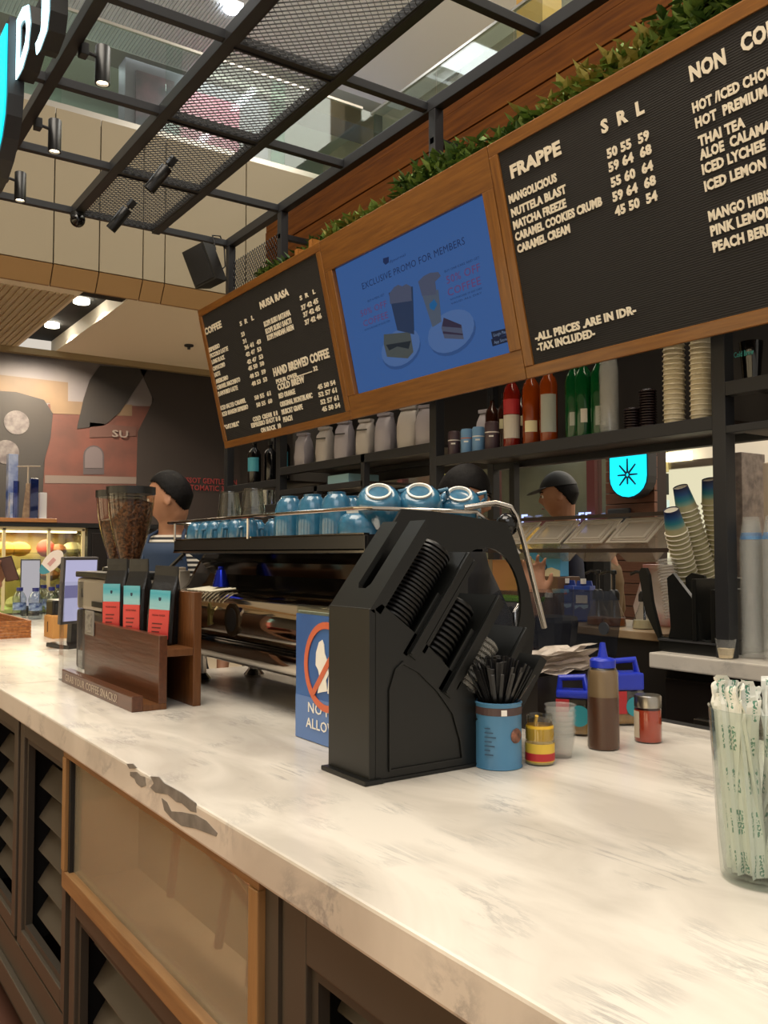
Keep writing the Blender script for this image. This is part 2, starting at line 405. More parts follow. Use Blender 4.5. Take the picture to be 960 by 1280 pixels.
# shop posters and lit strips on the upper floor
p = tag(recenter(MB().box(-12.98, -12.93, 5.05, 6.05, 7.3, 8.75).build('poster', mat('pink_poster', 'b5406a', .5, col2='d86f8d', nscale=1.5)), (-12.95, 5.5, 7.3)), 'large pink poster on the upper floor wall', 'poster')
p = tag(recenter(MB().box(-12.98, -12.93, 4.35, 4.95, 7.3, 8.8).build('poster', mat('dark_poster', '4d4550', .5, col2='7b5562', nscale=2)), (-12.95, 4.65, 7.3)), 'dull grey and mauve poster left of the pink poster upstairs', 'poster')
p = tag(recenter(MB().box(-14.0, -12.6, 8.82, 8.88, 6.6, 8.6).build('lit_shop_screen', mat('blue_screen', '2f4f9a', .4, col2='8db6e8', nscale=2, emit='5c86d8', es=.7)), (-13.3, 8.85, 6.6)), 'blue glowing shop screen upstairs at the gallery corner', 'screen')
for x, y, sz in ((-12.6, 2.2, .22), (-10.2, 4.0, .12), (-14.0, 3.2, .15), (-13.5, 6.0, .12)):
    tag(recenter(MB().cyl(sz, 9.34, 9.4, (x, y), 16).build('ceiling_lamp', emis('lamp_white', 'f4faff', 12)), (x, y, 9.4)), 'round white lamp in the upper floor ceiling', 'light', 'upper floor ceiling lamps')
for x, lbl in ((-6.6, 'white strip lamp over the gallery, farthest to the left'), (-5.0, 'white strip lamp over the middle of the gallery'), (-3.4, 'white strip lamp over the gallery, nearest to the right')):
    tag(recenter(MB().box(x, x + .8, 6.5, 6.6, 9.34, 9.4).build('glow_strip', emis('lamp_white', 'f4faff', 12)), (x, 6.6, 9.4)), lbl, 'light')
area('upper_floor_light', (-12, 3, 9.2), (-12, 3, 6), (4, 8), 420, (.95, .98, 1))
area('gallery_light', (-4, 7, 9.2), (-4, 7, 6), (8, 3), 260, (1, .95, .85))
struct(MB().box(-13.3, -12.99, 4.2, 6.6, 6.0, 8.98).build('wall_partition', mat('mauve_shopfront', '6d6570', .5)))
# white ceiling rafts hung under the upper ceiling: a ribbed one and a plain one
tr = struct(MB().box(-12.9, -10.9, -1, 5.15, 9.0, 9.06).build('ceiling', mat('atrium_raft', 'd2d4d6', .6)))
tb = MB()
for i in range(80): tb.box(-12.85, -11.0, 5.1 - i * .05, 5.125 - i * .05, 8.98, 9.0)
tag(tb.build('slat', mat('raft_slat', 'bcc1c8', .6), tr), kind='stuff')
struct(MB().box(-12.0, -7.6, 5.35, 8.6, 9.0, 9.06).build('ceiling', MATS['atrium_raft']))
tag(recenter(MB().cyl(.10, 8.93, 9.0, (-10.97, 5.0), 20).build('ceiling_lamp', emis('lamp_white', 'f4faff', 12)), (-10.97, 5.0, 9.0)), 'round white lamp at the edge of the ribbed ceiling raft', 'light')

# ------------------------------------------------------------------ shops behind the bar (Y > 4)
struct(MB().box(-16, 6, 9.0, 9.2, 0, 4.3).build('wall_back', mat('shop_white_wall', 'd2cbbd', .6)))
struct(MB().box(-12.5, 6, 5.3, 9.2, 4.245, 4.26).build('ceiling', mat('shop_ceiling', 'b9b0a0', .7)))
PA, PB = onY(757, 600, 5.585).x, onY(818, 600, 5.585).x; PH = (PB - PA) / 2
wp = thing('wood_clad_pillar', 'brown plank-clad pillar beyond the bar carrying the small cyan shield sign', 'pillar', ((PA + PB) / 2, 5.6, 0))
MB().box(-PH + .01, PH - .01, .02, .14, 0, 3.6).build('core', mat('pillar_core', '23150f', .7), wp)
pm = MB().box(-PH, PH, -.015, .02, .008, .092, .004).build('plank', wood('pillar_plank', '5a3728', '6e4634', .5, 0), mesh_only=True)
for i in range(39):
    o = bpy.data.objects.new('plank', pm); COL.objects.link(o); o.parent = wp; o.location = (0, random.uniform(-.004, .004), .09 * i)
MB().box(-.2, .02, -.05, -.02, 1.58, 1.86, .01).build('sign_box', mat('slate_box', '2b3038', .5), wp)
MB().box(-.15, -.03, -.054, -.05, 1.70, 1.745).build('notice', mat('paper_white', 'e2e0d8', .6), wp)
def shield(w, h, n=10):
    pts = [(-w, h * .5), (w, h * .5), (w, -.05 * h)]
    pts += [(w * math.cos(a), -.05 * h - .45 * h * math.sin(a)) for a in [PI * i / n for i in range(1, n)]]
    return pts + [(-w, -.05 * h)]
def shield_sign(name, label, loc, w, h, depth, rz=0, glow=2.0):
    t = thing(name, label, 'sign', loc, rz)
    MB().poly(shield(w, h), (0, depth), 'y').build('housing', STEEL, t)
    MB().poly(shield(w * .93, h * .93), (-.008, 0), 'y').build('lit_face', emis('cyan_light', '12c8e6', 1.25), t)
    b = MB()
    for k in range(8):
        a = k * PI / 4 + PI / 2; L = h * (.34 if k % 4 == 0 else .30 if k % 2 else .26)
        if k == 4: L = h * .2
        M_ = Matrix.Rotation(-a, 4, 'Y')
        b.poly([(h * .035, -h * .022), (L, -h * .014), (L, h * .014), (h * .035, h * .022)], (-.014, -.008), 'y', M=M_)
    b.build('star_emblem', mat('navy_print', '12304a', .5), t)
    return t
shield_sign('shield_sign', 'small glowing cyan shield sign with a star, on the wood-clad pillar', (-4.6, 5.46, 2.11), .19, .37, .10)
# dark red shopfront frame, glazing and lit interior to the left of the pillar
sf = thing('shopfront', 'dark red framed glass shopfront behind the capped man', 'shopfront', (-7.0, 6.4, 0))
for x in (-1.9, -.2, 1.2, 1.9): MB().box(x - .05, x + .05, -.05, .05, 0, 2.7).build('mullion', mat('maroon_frame', '4c1c1c', .5), sf)
MB().box(-1.95, 1.95, -.06, .06, 2.55, 2.75).build('header', MATS['maroon_frame'], sf); MB().box(-1.95, 1.95, -.055, .055, 1.78, 1.86).build('mid_rail', MATS['maroon_frame'], sf)
MB().box(-1.95, 1.95, -.05, .05, 0, .12).build('bottom_rail', MATS['maroon_frame'], sf)
for a, b in ((-1.85, -.25), (-.15, 1.15), (1.25, 1.85)): MB().box(a, b, -.006, .006, .12, 2.55).build('glass_pane', GLASS, sf)
struct(MB().box(-12.4, onY(835, 600, 8.2).x, 8.1, 8.2, 0, 4.26).build('wall_shop', mat('olive_shop_wall', '66655a', .6, col2='8a8676', nscale=1.2)))
for i, (x, z, w, h, c, s, t_) in enumerate([(-8.6, 1.55, 1.0, .28, 'e0a030', 1.3, 'amber lit display panel'), (-7.3, 1.75, .6, .16, '8fa0ff', 1.0, 'pale violet lit panel'), (-9.9, 2.2, .8, .6, 'c6b25a', .8, 'yellow lit menu panel'), (-6.4, 2.5, .9, .10, 'fff2cc', 3, 'warm white strip light'), (-7.9, 2.75, .7, .16, 'f2f6ff', 3, 'cold white ceiling light')]):
    tag(recenter(MB().box(x - w / 2, x + w / 2, 8.03, 8.10, z, z + h, .01).build('light_box', emis('panel_%d' % i, c, s)), (x, 8.06, z)), t_ + ' deep inside the shop behind the bar', 'light')
sg = thing('shop_sign', 'small pale blue shop sign lettering in the window beyond the bar', 'sign', (-6.5, 6.3, 1.79))
text('SURF', .5, .11, emis('pale_blue_letter', 'a8b8ff', 1.2), sg, (-.6, 0, 0))
text('CAFE', .4, .09, emis('pale_blue_letter', 'a8b8ff', 1.2), sg, (.35, 0, .01))
# white shop on the right with bright doorway and a portrait poster
struct(MB().box(onY(836, 600, 8.2).x, 6, 8.2, 8.4, 0, 4.26).build('wall_shop', mat('shop_white_wall', 'd2cbbd', .6)))
pb = lambda u, v, y: onY(u, v, y)
def card(name, label, cat, u0, v0, u1, v1, Y, m, th=.05):
    a = onY(u0, v1, Y); b = onY(u1, v0, Y)
    return tag(recenter(MB().box(a.x, b.x, Y - th, Y, a.z, b.z, .004).build(name, m), ((a.x + b.x) / 2, Y, a.z)), label, cat)
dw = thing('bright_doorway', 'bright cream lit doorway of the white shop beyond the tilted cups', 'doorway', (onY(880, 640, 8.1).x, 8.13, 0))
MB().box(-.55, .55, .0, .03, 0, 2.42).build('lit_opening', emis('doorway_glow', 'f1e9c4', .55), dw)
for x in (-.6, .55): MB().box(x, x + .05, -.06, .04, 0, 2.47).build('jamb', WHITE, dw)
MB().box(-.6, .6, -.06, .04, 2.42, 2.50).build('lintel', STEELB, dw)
card('portrait_poster', 'pale blue portrait poster in the shop left of the white wall', 'poster', 815, 625, 837, 690, 8.08, mat('portrait', '9fc8cf', .5, col2='c9a58a', nscale=3, emit='a9c4c4', es=.35))  # brightness put in as emission; the poster is no lamp
card('beige_blind', 'beige blind above the portrait poster', 'blind', 815, 565, 836, 592, 8.08, mat('blind', 'a79a68', .6, emit='a79a68', es=.25))  # glow added to the blind's colour to brighten it
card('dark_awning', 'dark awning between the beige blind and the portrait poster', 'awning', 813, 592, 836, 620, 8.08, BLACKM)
card('shop_screen', 'bright multicoloured screen in a yellow frame right of the shelf post', 'screen', 922, 583, 942, 632, 8.14, emis('shop_screen', 'cfe9ee', .95))
card('screen_surround', 'yellow olive surround around the bright multicoloured screen', 'frame', 914, 578, 948, 640, 8.19, mat('olive_yellow', '9c8b4a', .6))
card('stone_pier', 'grey mottled stone pier at the right edge beyond the clear cups', 'pier', 938, 568, 956, 1135, 5.2, mat('mottled_stone', '5f5550', .7, col2='857970', nscale=18), .25)
card('paper_notice', 'tall cream paper notice beside the stone pier', 'notice', 957, 576, 985, 700, 5.0, mat('cream_paper', 'd9c8b2', .7), .01)

# opposite side of the mall (seen only in reflections)
struct(MB().box(-14, 6, -6.2, -6, 0, 9.4).build('wall_front', mat('opposite_wall', 'b5a58c', .6)))
for i in range(5):
    a = -12 + i * 3.4
    tag(recenter(MB().box(a, a + 2.4, -5.98, -5.92, .3, 2.9).build('lit_shop_window', emis('opposite_shop', 'f0d9ae', 1.6)), (a + 1.2, -5.95, .3)), 'warm lit shop window across the mall', 'window', 'shop windows across the mall')
# ================================================================== STEEL GRID ABOVE THE BAR
ZG = 4.0; GY = [1.164, 1.79, 2.415, 3.03]; GX = [-6.65 + .9 * i for i in range(8)]
gr = thing('steel_canopy_grid', 'black steel grid canopy with mesh infill above the bar', 'canopy', (-6.65, 3.03, ZG))
for y in GY: MB().box(-6.68, -.2, y - .03, y + .03, ZG, ZG + .07, .004).build('long_beam', STEEL, gr, w=True)
for x in GX:
    for a, b in zip([.95] + GY[1:], GY[1:]):
        pass
    MB().box(x - .022, x + .022, .95, 3.0, ZG + .012, ZG + .06, .003).build('cross_beam', STEEL, gr, w=True)
MB().box(-6.68, -.2, 1.0, 1.035, ZG + .0, ZG + .045, .003).build('sign_rail', STEEL, gr, w=True)
# expanded metal: diamond strands
def mesh_panel(x0, x1, y0, y1, z, vert=False):
    vs = []; fs = []
    if vert: U, V = x1 - x0, y1 - y0
    else: U, V = x1 - x0, y1 - y0
    nx = round(U / .042); ny = round(V / .023); dx = U / nx; dy = V / ny; t = .0016
    def P(u, v, h):
        return (x0 + u, z + h, y0 + v) if vert else (x0 + u, y0 + v, z + h)
    for j in range(ny):
        for i in range(nx):
            cx = (i + .5) * dx; y_ = j * dy
            if j % 2: 
                segs = (((cx - dx / 2, y_), (cx, y_ + dy)), ((cx, y_ + dy), (cx + dx / 2, y_)))
            else:
                segs = (((cx - dx / 2, y_ + dy), (cx, y_)), ((cx, y_), (cx + dx / 2, y_ + dy)))
            for (a, b) in segs:
                k = len(vs)
                for (u, v) in (a, b):
                    vs += [P(u, v - t, 0), P(u, v + t, .0), P(u, v + t * .3, .006), P(u, v - t * 1.2, .006)]
                for q in range(4): fs.append((k + q, k + (q + 1) % 4, k + 4 + (q + 1) % 4, k + 4 + q))
    me = bpy.data.meshes.new('mesh_infill'); me.from_pydata(vs, [], fs); me.materials.append(STEEL); return me
mp_me = mesh_panel(0, .85, 0, .565, 0)
for i in range(5):
    o = bpy.data.objects.new('mesh_infill', mp_me); COL.objects.link(o); o.parent = gr; o['kind'] = 'stuff'
    o.location = (GX[i] + .025 - gr.location.x, GY[1] + .03 - gr.location.y, .014)
    MB().ring([(GX[i] + .022, GY[1] + .03), (GX[i + 1] - .022, GY[1] + .03), (GX[i + 1] - .022, GY[2] - .03), (GX[i] + .022, GY[2] - .03)], [(GX[i] + .034, GY[1] + .042), (GX[i + 1] - .034, GY[1] + .042), (GX[i + 1] - .034, GY[2] - .042), (GX[i] + .034, GY[2] - .042)], (ZG + .004, ZG + .03), 'z').build('mesh_frame', STEEL, gr, w=True)
vm = bpy.data.objects.new('mesh_infill', mesh_panel(0, .82, 0, .55, 0, True)); COL.objects.link(vm); vm.parent = gr; vm['kind'] = 'stuff'
vm.location = (-6.57 - gr.location.x, 0, 3.32 - ZG)
MB().box(-6.6, -5.72, 3.015, 3.045, 3.28, 3.31).build('mesh_rail', STEEL, gr, w=True)
PX = [-6.62, -5.72, -3.89, -2.085]
for x in PX[1:]: MB().box(x - .02, x + .02, 3.0, 3.34, 3.80, 3.84, .003).build('bracket_beam', STEEL, gr, w=True)

# timber fascia behind the planting
fs_ = thing('timber_fascia', 'long dark orange timber fascia behind the greenery under the steel grid', 'fascia', (-6.2, 3.34, 3.2))
for i in range(7):
    MB().box(-5.95 if i < 4 else -6.6, -.5, 3.34 - .02 * (i % 2) * .3, 3.37, 3.22 + i * .16, 3.375 + i * .16, .003).build('plank', wood('fascia_wood', '4a2504', '673a0a', .65, 0, 3), fs_, w=True)
MATS['fascia_wood'].node_tree.nodes['Principled BSDF'].inputs['Specular IOR Level'].default_value = .12
pt = thing('planter_trough', 'dark steel trough behind the top edge of the menu boards', 'planter', (-6.0, 3.15, 3.22))
MB().box(-5.6, -.6, 3.08, 3.3, 3.2, 3.30).build('tray', STEEL, pt, w=True)
LEAF = [mat('leaf_green', '2f4a1c', .5), mat('leaf_light', '5b7434', .5), mat('leaf_olive', '6f6a2c', .5)]
def foliage(name, label, cx, Y, z, n, w, h, seed, mi=0, dpt=.12, group='greenery above the menu boards'):
    R = random.Random(seed); t = thing(name, label, 'plant', (cx, Y, z), 0, group)
    for which in range(2):
        vs = []; fcs = []
        for i in range(n):
            base = Vector((R.uniform(-w, w), R.uniform(-dpt, dpt * .3), R.uniform(-.02, h * .8))); a = R.uniform(0, 2 * PI); el = R.uniform(-.5, 1.0)
            d = Vector((math.cos(a) * math.cos(el), math.sin(a) * math.cos(el), math.sin(el))); s = d.cross(Vector((0, 0, 1))).normalized(); L = R.uniform(.05, .11); wd = L * R.uniform(.16, .3)
            up = s.cross(d)
            k = len(vs)
            vs += [base, base + d * L * .45 + s * wd + up * .006, base + d * L, base + d * L * .45 - s * wd + up * .006, base + d * L * .5 - up * .004]
            fcs += [(k, k + 1, k + 4), (k + 1, k + 2, k + 4), (k + 2, k + 3, k + 4), (k + 3, k, k + 4)]
        me = bpy.data.meshes.new('foliage'); me.from_pydata([tuple(v) for v in vs], [], fcs); me.materials.append(LEAF[(mi + which) % 3])
        o = bpy.data.objects.new('foliage', me); COL.objects.link(o); o.parent = t; o['kind'] = 'stuff'
    b = MB()
    for i in range(6):
        x = R.uniform(-w, w) * .7; b.tube([(x, .1, -.03), (x * 1.1, 0, h * .3), (x * 1.3, -.06, h * .7)], .003, 5)
    b.build('stem', LEAF[0], t); return t
spots = [(-5.55, .0, .22, .10, 'sparse leafy clump behind the speaker end of the coffee board', 0), (-5.05, .0, .16, .11, 'bushy dark green clump above the corner of the coffee menu board', 0), (-4.65, 0, .22, .13, 'bright fern clump above the left end of the screen', 1),
         (-4.25, 0, .2, .09, 'low fern clump above the middle of the screen', 1), (-3.92, 0, .13, .20, 'fern clump left of the grid post above the screen', 0), (-3.60, 0, .22, .20, 'fern clump right of the grid post above the screen', 0),
         (-3.1, 0, .16, .12, 'small dark clump above the joint of screen and frappe board', 0), (-2.86, 0, .15, .15, 'leafy clump above the word FRAPPE', 1), (-2.62, .0, .14, .17, 'yellow green clump above the S R L letters', 1),
         (-2.38, 0, .15, .2, 'broad leaved light green clump left of the upper right post', 1), (-2.15, 0, .12, .24, 'dark clump beside the upper right post', 0), (-1.86, 0, .22, .24, 'dark green clump at the top right corner', 0)]
for i, (x, dz, w, h, lb, mi) in enumerate(spots): foliage('fern_clump', lb, x, 2.98, 3.33, int(2600 * w * (.6 + h * 2)), w, h + .15, 100 + i, mi)

# black loudspeaker and cables
sp = thing('loudspeaker', 'black wall loudspeaker tilted down on the left grid post', 'speaker', (-6.53, 2.83, 3.64), rot=(rad(14), rad(-16), rad(30)))
MB().poly([(-.105, -.09), (.105, -.09), (.085, .10), (-.085, .10)], (0, .30), 'z').build('cabinet', BLACKM, sp)
MB().box(-.09, .09, -.098, -.088, .015, .285, .004).build('grille', mat('speaker_grille', '1b1b1c', .8, bump=.5, nscale=300), sp)
MB().box(-.02, .02, .10, .16, .12, .18).build('bracket', STEEL, sp)
tag(recenter(MB().tube([(-6.58, 2.88, 3.94), (-6.60, 2.86, 4.06), (-6.63, 2.94, 4.08), (-6.66, 2.99, 4.0), (-6.66, 3.0, 3.85), (-6.62, 2.93, 3.78)], .006, 6).build('speaker_cable', BLACKM), (-6.6, 2.95, 3.9)), 'thin cable looping from the steel grid to the loudspeaker', 'cable')

# ------------------------------------------------------------------ spot lamps
def can_lamp(name, label, loc, tilt=(0, 0, 0), arm=None, lit=True, L=.19, grp='black cylinder lamps on the steel grid'):
    t = thing(name, label, 'spotlight', loc, rot=tilt, group=grp)
    MB().lathe([(0, L), (.034, L), (.037, L - .004), (.037, 0), (.030, 0), (.028, .02), (0, .02)], seg=20).build('barrel', BLACK, t, smooth=True)
    MB().cyl(.028, .012, .02, seg=16).build('lens', emis('lamp_warm', 'ffe9c4', 9) if lit else mat('lamp_off', '6a665e', .3), t)
    if arm:
        b = MB().tube(arm, .009, 8); b.build('arm', STEEL, t)
        a = Vector(arm[-1]); MB().box(a.x - .03, a.x + .03, a.y - .02, a.y + .02, a.z - .03, a.z + .03, .004).build('mount', STEEL, t)
    return t
for (u, v), lb in (((128, 105), 'nearest upright lit cylinder spotlight, beside the glowing letters'), ((68, 190), 'middle upright lit cylinder spotlight on the front beam'), ((25, 251), 'farthest upright lit cylinder spotlight at the left edge')):
    p = onY(u, v, 1.30); can_lamp('cylinder_spotlight', lb, p, arm=[(0, -.03, .13), (0, -.095, .14)])
    area('display_fill_light', (-1.88, .80, .955), (-1.88, .79, .6), (.8, .05), 3.2) if u == 128 else None  # unseen fill light, added to brighten the display interior
    spot('spotlight_beam', p + Vector((0, 0, .0)), p + Vector((.3, .15, -3)), 18, 70, (1, .8, .55))
for (u, v), lb, tl in (((186, 238), 'tilted cylinder spotlight nearer the boards on the second beam', (rad(-30), rad(24), 0)), ((138, 287), 'tilted cylinder spotlight at the far end of the second beam', (rad(-30), rad(28), 0))):
    p = onY(u, v, 1.92)
    t = can_lamp('cylinder_spotlight', lb, p, tilt=tl, arm=[(0, 0, .19), (0, .0, .235)], lit=u < 150)
MBp = onY(97, 277, 1.79)
dc = thing('dome_camera', 'small black dome camera under the far corner of the grid', 'camera', (MBp.x, 1.79, 3.93))
MB().cyl(.05, .03, .07).build('base', BLACK, dc); MB().sphere((0, 0, .02), .055, 16).build('dome', mat('smoked_dome', '0b0b0d', .08), dc, smooth=True)

# glowing sign letters and the large shield at the left
HALO = emis('letter_glow', 'bdf3ff', 3.2)
ls = shield_sign('shield_sign', 'large glowing cyan shield sign cut by the left edge of the view', (onY(10, 110, .84).x - .44, .84, onY(10, 112, .84).z + .02), .44, .66, .07)
def halo_letter(ch, label, x, w, z, h):
    t = thing('illuminated_letter', label, 'letter', (x, .88, z), 0, 'glowing sign letters')
    o = text(ch, w, h, BLACKM, t, (0, .07, 0), name='letter_body', th=.07, bold=.05); o2 = text(ch, w, h, HALO, t, (0, -.005, 0), name='lit_face', th=.004, bold=.03)
a = onY(21, 100, .88)
def hl(ch, lb, pl, ph, pr_):
    a = onY(*pl, .88); b = onY(*ph, .88); c = onY(*pr_, .88); halo_letter(ch, lb, a.x, c.x - a.x, a.z, b.z - a.z)
hl('D', 'glowing white letter D next to the cyan shield', (22, 100), (22, 27), (39, 62))
hl('J', 'glowing white letter J at the top left', (47, 47), (47, -32), (63, 12))
MB().box(-6.6, -3.2, .93, 1.0, 3.95, 4.0).build('letter_rail', STEEL, gr, w=True)

# ================================================================== MENU BOARDS
TILT = math.atan2(.235, 1.03)
FELT = mat('black_letterboard_felt', '1d1b1a', .85)
nt = FELT.node_tree; wv = nt.nodes.new('ShaderNodeTexWave'); wv.bands_direction = 'Z'; wv.inputs['Scale'].default_value = 36; tcn = nt.nodes.new('ShaderNodeTexCoord'); bpn = nt.nodes.new('ShaderNodeBump'); bpn.inputs['Strength'].default_value = .3; bpn.inputs['Distance'].default_value = .004
nt.links.new(tcn.outputs['Object'], wv.inputs[0]); nt.links.new(wv.outputs[0], bpn.inputs['Height']); nt.links.new(bpn.outputs[0], nt.nodes['Principled BSDF'].inputs['Normal'])
BY, BZ = 2.88, 2.31
Bn = Vector((0, -math.cos(TILT), -math.sin(TILT)))     # front normal
Bv = Vector((0, -math.sin(TILT), math.cos(TILT)))      # up along the board
def board_uv(u, v, off=0.0):
    d = px(u, v); o = Vector((0, 0, CAM_Z)); p0 = Vector((0, BY, BZ)) + Bn * off
    t = (p0 - o).dot(Bn) / d.dot(Bn); p = o + d * t; return p.x, (p - p0).dot(Bv)
def board(name, label, x0, x1, H, fw, inner_mat, fwt=None, fwb=None, off=0, rec=.008):
    t = thing(name, label, 'menu board' if 'menu' in name else 'screen', (x0, BY, BZ), rot=(TILT, 0, 0)); W_ = x1 - x0
    fwt = fwt or fw; fwb = fwb or fw; d = .05
    MB().box(0, W_, -d - off, .0, 0, fwb, .004).build('frame_rail', WOODF, t); MB().box(0, W_, -d - off, 0, H - fwt, H, .004).build('frame_rail', WOODF, t)
    for a in (0, W_ - fw): MB().box(a, a + fw, -d - off - .002, 0, fwb, H - fwt, .004).build('frame_stile', WOODV, t)
    MB().box(fw, W_ - fw, -d + rec - off, -.004, fwb, H - fwt).build('panel', inner_mat, t)
    return t
H = 1.055
bl = board('coffee_menu_board', 'left wood framed letter board headed COFFEE and NUSA RASA', -6.262, -4.457, H, .052, FELT)
bm_ = board('promo_screen', 'lit blue promo screen in a wide wooden frame between the letter boards', -4.453, -2.968, H, .078, BLACK, .185, .137, 0, .028)
br = board('frappe_menu_board', 'right wood framed letter board listing frappe and non coffee drinks', -2.964, -.75, H, .055, FELT)
IV = mat('ivory_letters', 'efe6d2', .5)
def bt(bo, s, u0, v0, u1, v1, h, vis=None, m=IV, off=.0425, bold=.045, th=.003, name='lettering', split=False):
    o = off; h = h * 1.0
    a = board_uv(u0, v0, o); b = board_uv(u1, v1, o); c = board_uv(u0 + (0), v0 - h, o)
    return text(s, b[0] - a[0], (c[1] - a[1]), m, next(k_ for k_ in bo.children if k_.name.startswith('panel')), (a[0] - bo.location.x, -o, a[1]), name=name, vis=vis, bold=bold, th=th, split=split)
R_ = [('FRAPPE', 640, 224, 703, 197, 18.5, None), ('MANGOLICIOUS', 637.5, 255, 697, 228, 11.4, None), ('NUTTELA BLAST', 640.5, 272, 709, 244, 11.4, None), ('MATCHA FREEZE', 643, 287.5, 709, 261, 11.4, None), ('CARAMEL COOKIES CRUMB', 645.4, 302, 754, 259.5, 11.4, None), ('CARAMEL CREAM', 648, 317, 714, 293.6, 11.4, None),
      ('S  R  L', 753, 168, 807, 147, 18.5, None), ('50 55  59', 760, 199, 813, 176, 13.2, None), ('59 64  68', 762, 216, 816, 195, 13.2, None), ('55 60  64', 765, 235, 818, 216, 13.2, None), ('59 64  68', 767, 253, 821.5, 235, 13.2, None), ('45 50  54', 770, 271, 823.5, 254.5, 13.2, None),
      ('NON', 864, 103, 909, 84, 22, None), ('COFFEE', 928, 67, 960, 53, 24, 'CO'), ('HOT /ICED CHOCOLATE', 867, 142, 960, 107, 14.2, 'HOT /ICED CHO'), ('HOT  PREMIUM', 870.7, 161, 961, 127, 14.2, None), ('THAI TEA', 874.5, 184, 933, 164, 14.2, None), ('ALOE  CALAMANSI', 876, 201, 956, 172, 14.2, 'ALOE  CALAM'),
      ('ICED LYCHEE', 879, 219, 958.5, 192, 14.2, None), ('ICED LEMON TEA', 882, 240, 959, 214, 14.2, 'ICED LEMON'), ('MANGO HIBISCUS', 887, 277.5, 959, 253, 14.2, 'MANGO HIBI'), ('PINK LEMONADE', 889.5, 296, 958, 275, 14.2, 'PINK LEMO'), ('PEACH BERRY', 892.5, 316, 960, 296, 14.2, 'PEACH BER'),
      ('-ALL PRICES .ARE IN IDR-', 670, 427, 796, 393, 10.6, None), ('-TAX INCLUDED-', 672, 440, 745, 423, 10.6, None)]
for s, u0, v0, u1, v1, h, vis in R_: bt(br, s, u0, v0, u1, v1, h, vis, split=True)
L_ = [('NUSA RASA', 326, 386.7, 362, 371.5, 10), ('COFFEE', 257, 419.5, 278, 411, 9.5), ('S  R   L', 300.6, 408, 318, 401, 6.5), ('S  R   L', 375.5, 376, 395, 367.5, 6.5), ('KOPI SUSU BATAVIA', 331, 409, 364, 396, 7.5), ('KOPI SUSU SAKTI', 333, 418, 365, 405, 7.5), ('KOPI PANDAN AREN', 335, 426, 368, 413.6, 7.5),
      ('37 42 45', 377.4, 388.4, 398.6, 380, 7), ('37 42 45', 380, 397, 401, 389, 7), ('37 42 46', 382, 406.6, 403, 399, 7), ('ESPRESSO', 262, 440.5, 275.4, 435.5, 6), ('PICCOLO LATTE', 263.4, 448, 286, 440, 6), ('LONG BLACK', 265.6, 455.6, 281.6, 449.5, 6), ('CAPPUCCINO', 267, 464, 282, 459, 6), ('LATTE', 269, 471.6, 276, 469.2, 6),
      ('AMERICANO', 270.6, 480, 286, 475, 6), ('CARAMEL MACCHIATO', 272, 487.5, 301, 478, 6), ('FLAVOURED LATTE', 273.5, 495.6, 298, 488, 6), ('23', 302.4, 421.3, 306.4, 420, 6), ('31', 304.5, 430, 308.5, 428.6, 6), ('36 41  43', 306.7, 437.7, 327, 430.5, 6), ('42 47  53', 308, 446.4, 327.5, 440, 6), ('42 47  53', 309.6, 455.8, 329.7, 449.5, 6),
      ('45 50  50', 311, 464, 331, 458, 6), ('48 53  59', 313, 473.8, 333, 468, 6), ('48 53  53', 315.5, 483, 334.7, 477.5, 6), ('50 55  61', 319, 500.4, 339, 494, 6), ('50 55  60', 321.4, 509.4, 341, 504, 6), ('ICED SALTED CARAMEL', 276.7, 513, 308, 504.5, 6), ('ICED SHAKEN ESPRESSO', 278.7, 520.8, 311, 512.5, 6), ('"OAT.MILK"', 281.5, 537, 299.5, 531.5, 6),
      ('COLD  CREAM  8 8', 317, 527.4, 348, 520.5, 6.2), ('ESPRESSO SHOT 8 8', 315, 535, 351.6, 528.3, 6.2), ('ON ROCK  10', 327, 541, 352, 536, 6.2), ('HAND BREWED COFFEE', 343, 471, 413, 449, 11.5), ('POUR OVER............... 32', 346, 480, 398, 464.5, 6), ('COLD BREW', 348, 488.6, 382, 480.5, 9), ('RED ORANGE', 349.4, 498.5, 369.7, 493, 7),
      ('ORIGINAL MONTBLANC', 351, 509, 391.4, 498.5, 7), ('MUSCAT GRAPE', 353, 518.6, 379, 511.5, 7), ('PEACH', 355, 528, 366, 525, 7), ('45 50 54', 398, 487.3, 420, 481, 6.5), ('52 57 61', 399, 496.7, 421.6, 490.5, 6.5), ('52 57 61', 401.5, 506, 423.8, 500, 6.5), ('45 50 54', 403.4, 515, 426, 509.5, 6.5)]
for s, u0, v0, u1, v1, h in L_: bt(bl, s, u0, v0, u1, v1, h, bold=.04, split=h > 9)

# the screen picture (flat print of light on the display)
scr = MB(); q = [board_uv(*p, .03) for p in ((418, 336.7), (607.7, 244.8), (642, 442), (450, 489.8))]
x0 = sum((q[0][0], q[3][0])) / 2; x1 = sum((q[1][0], q[2][0])) / 2; z0 = (q[2][1] + q[3][1]) / 2; z1 = (q[0][1] + q[1][1]) / 2
x0, x1, z0, z1 = -4.366, -3.046, .140, .868
sx_ = bm_.location.x
scr.box(x0 - sx_, x1 - sx_, -.030, -.02, max(z0, .12), min(z1, .935)).build('display', emis('screen_blue', '4472b8', .30), bm_)
def sc_poly(pts, m, lay=1, name='picture'):
    P = [board_uv(u, v, .030) for u, v in pts]
    MB().poly([(p[0] - sx_, p[1]) for p in P], (-.0302 - .0005 * lay, -.030), 'y').build(name, m, bm_)
def ell(cx, cy, rx, ry, n=20, skew=.3): return [(cx + rx * math.cos(a), cy + ry * math.sin(a) - skew * rx * math.cos(a)) for a in [2 * PI * i / n for i in range(n)]]
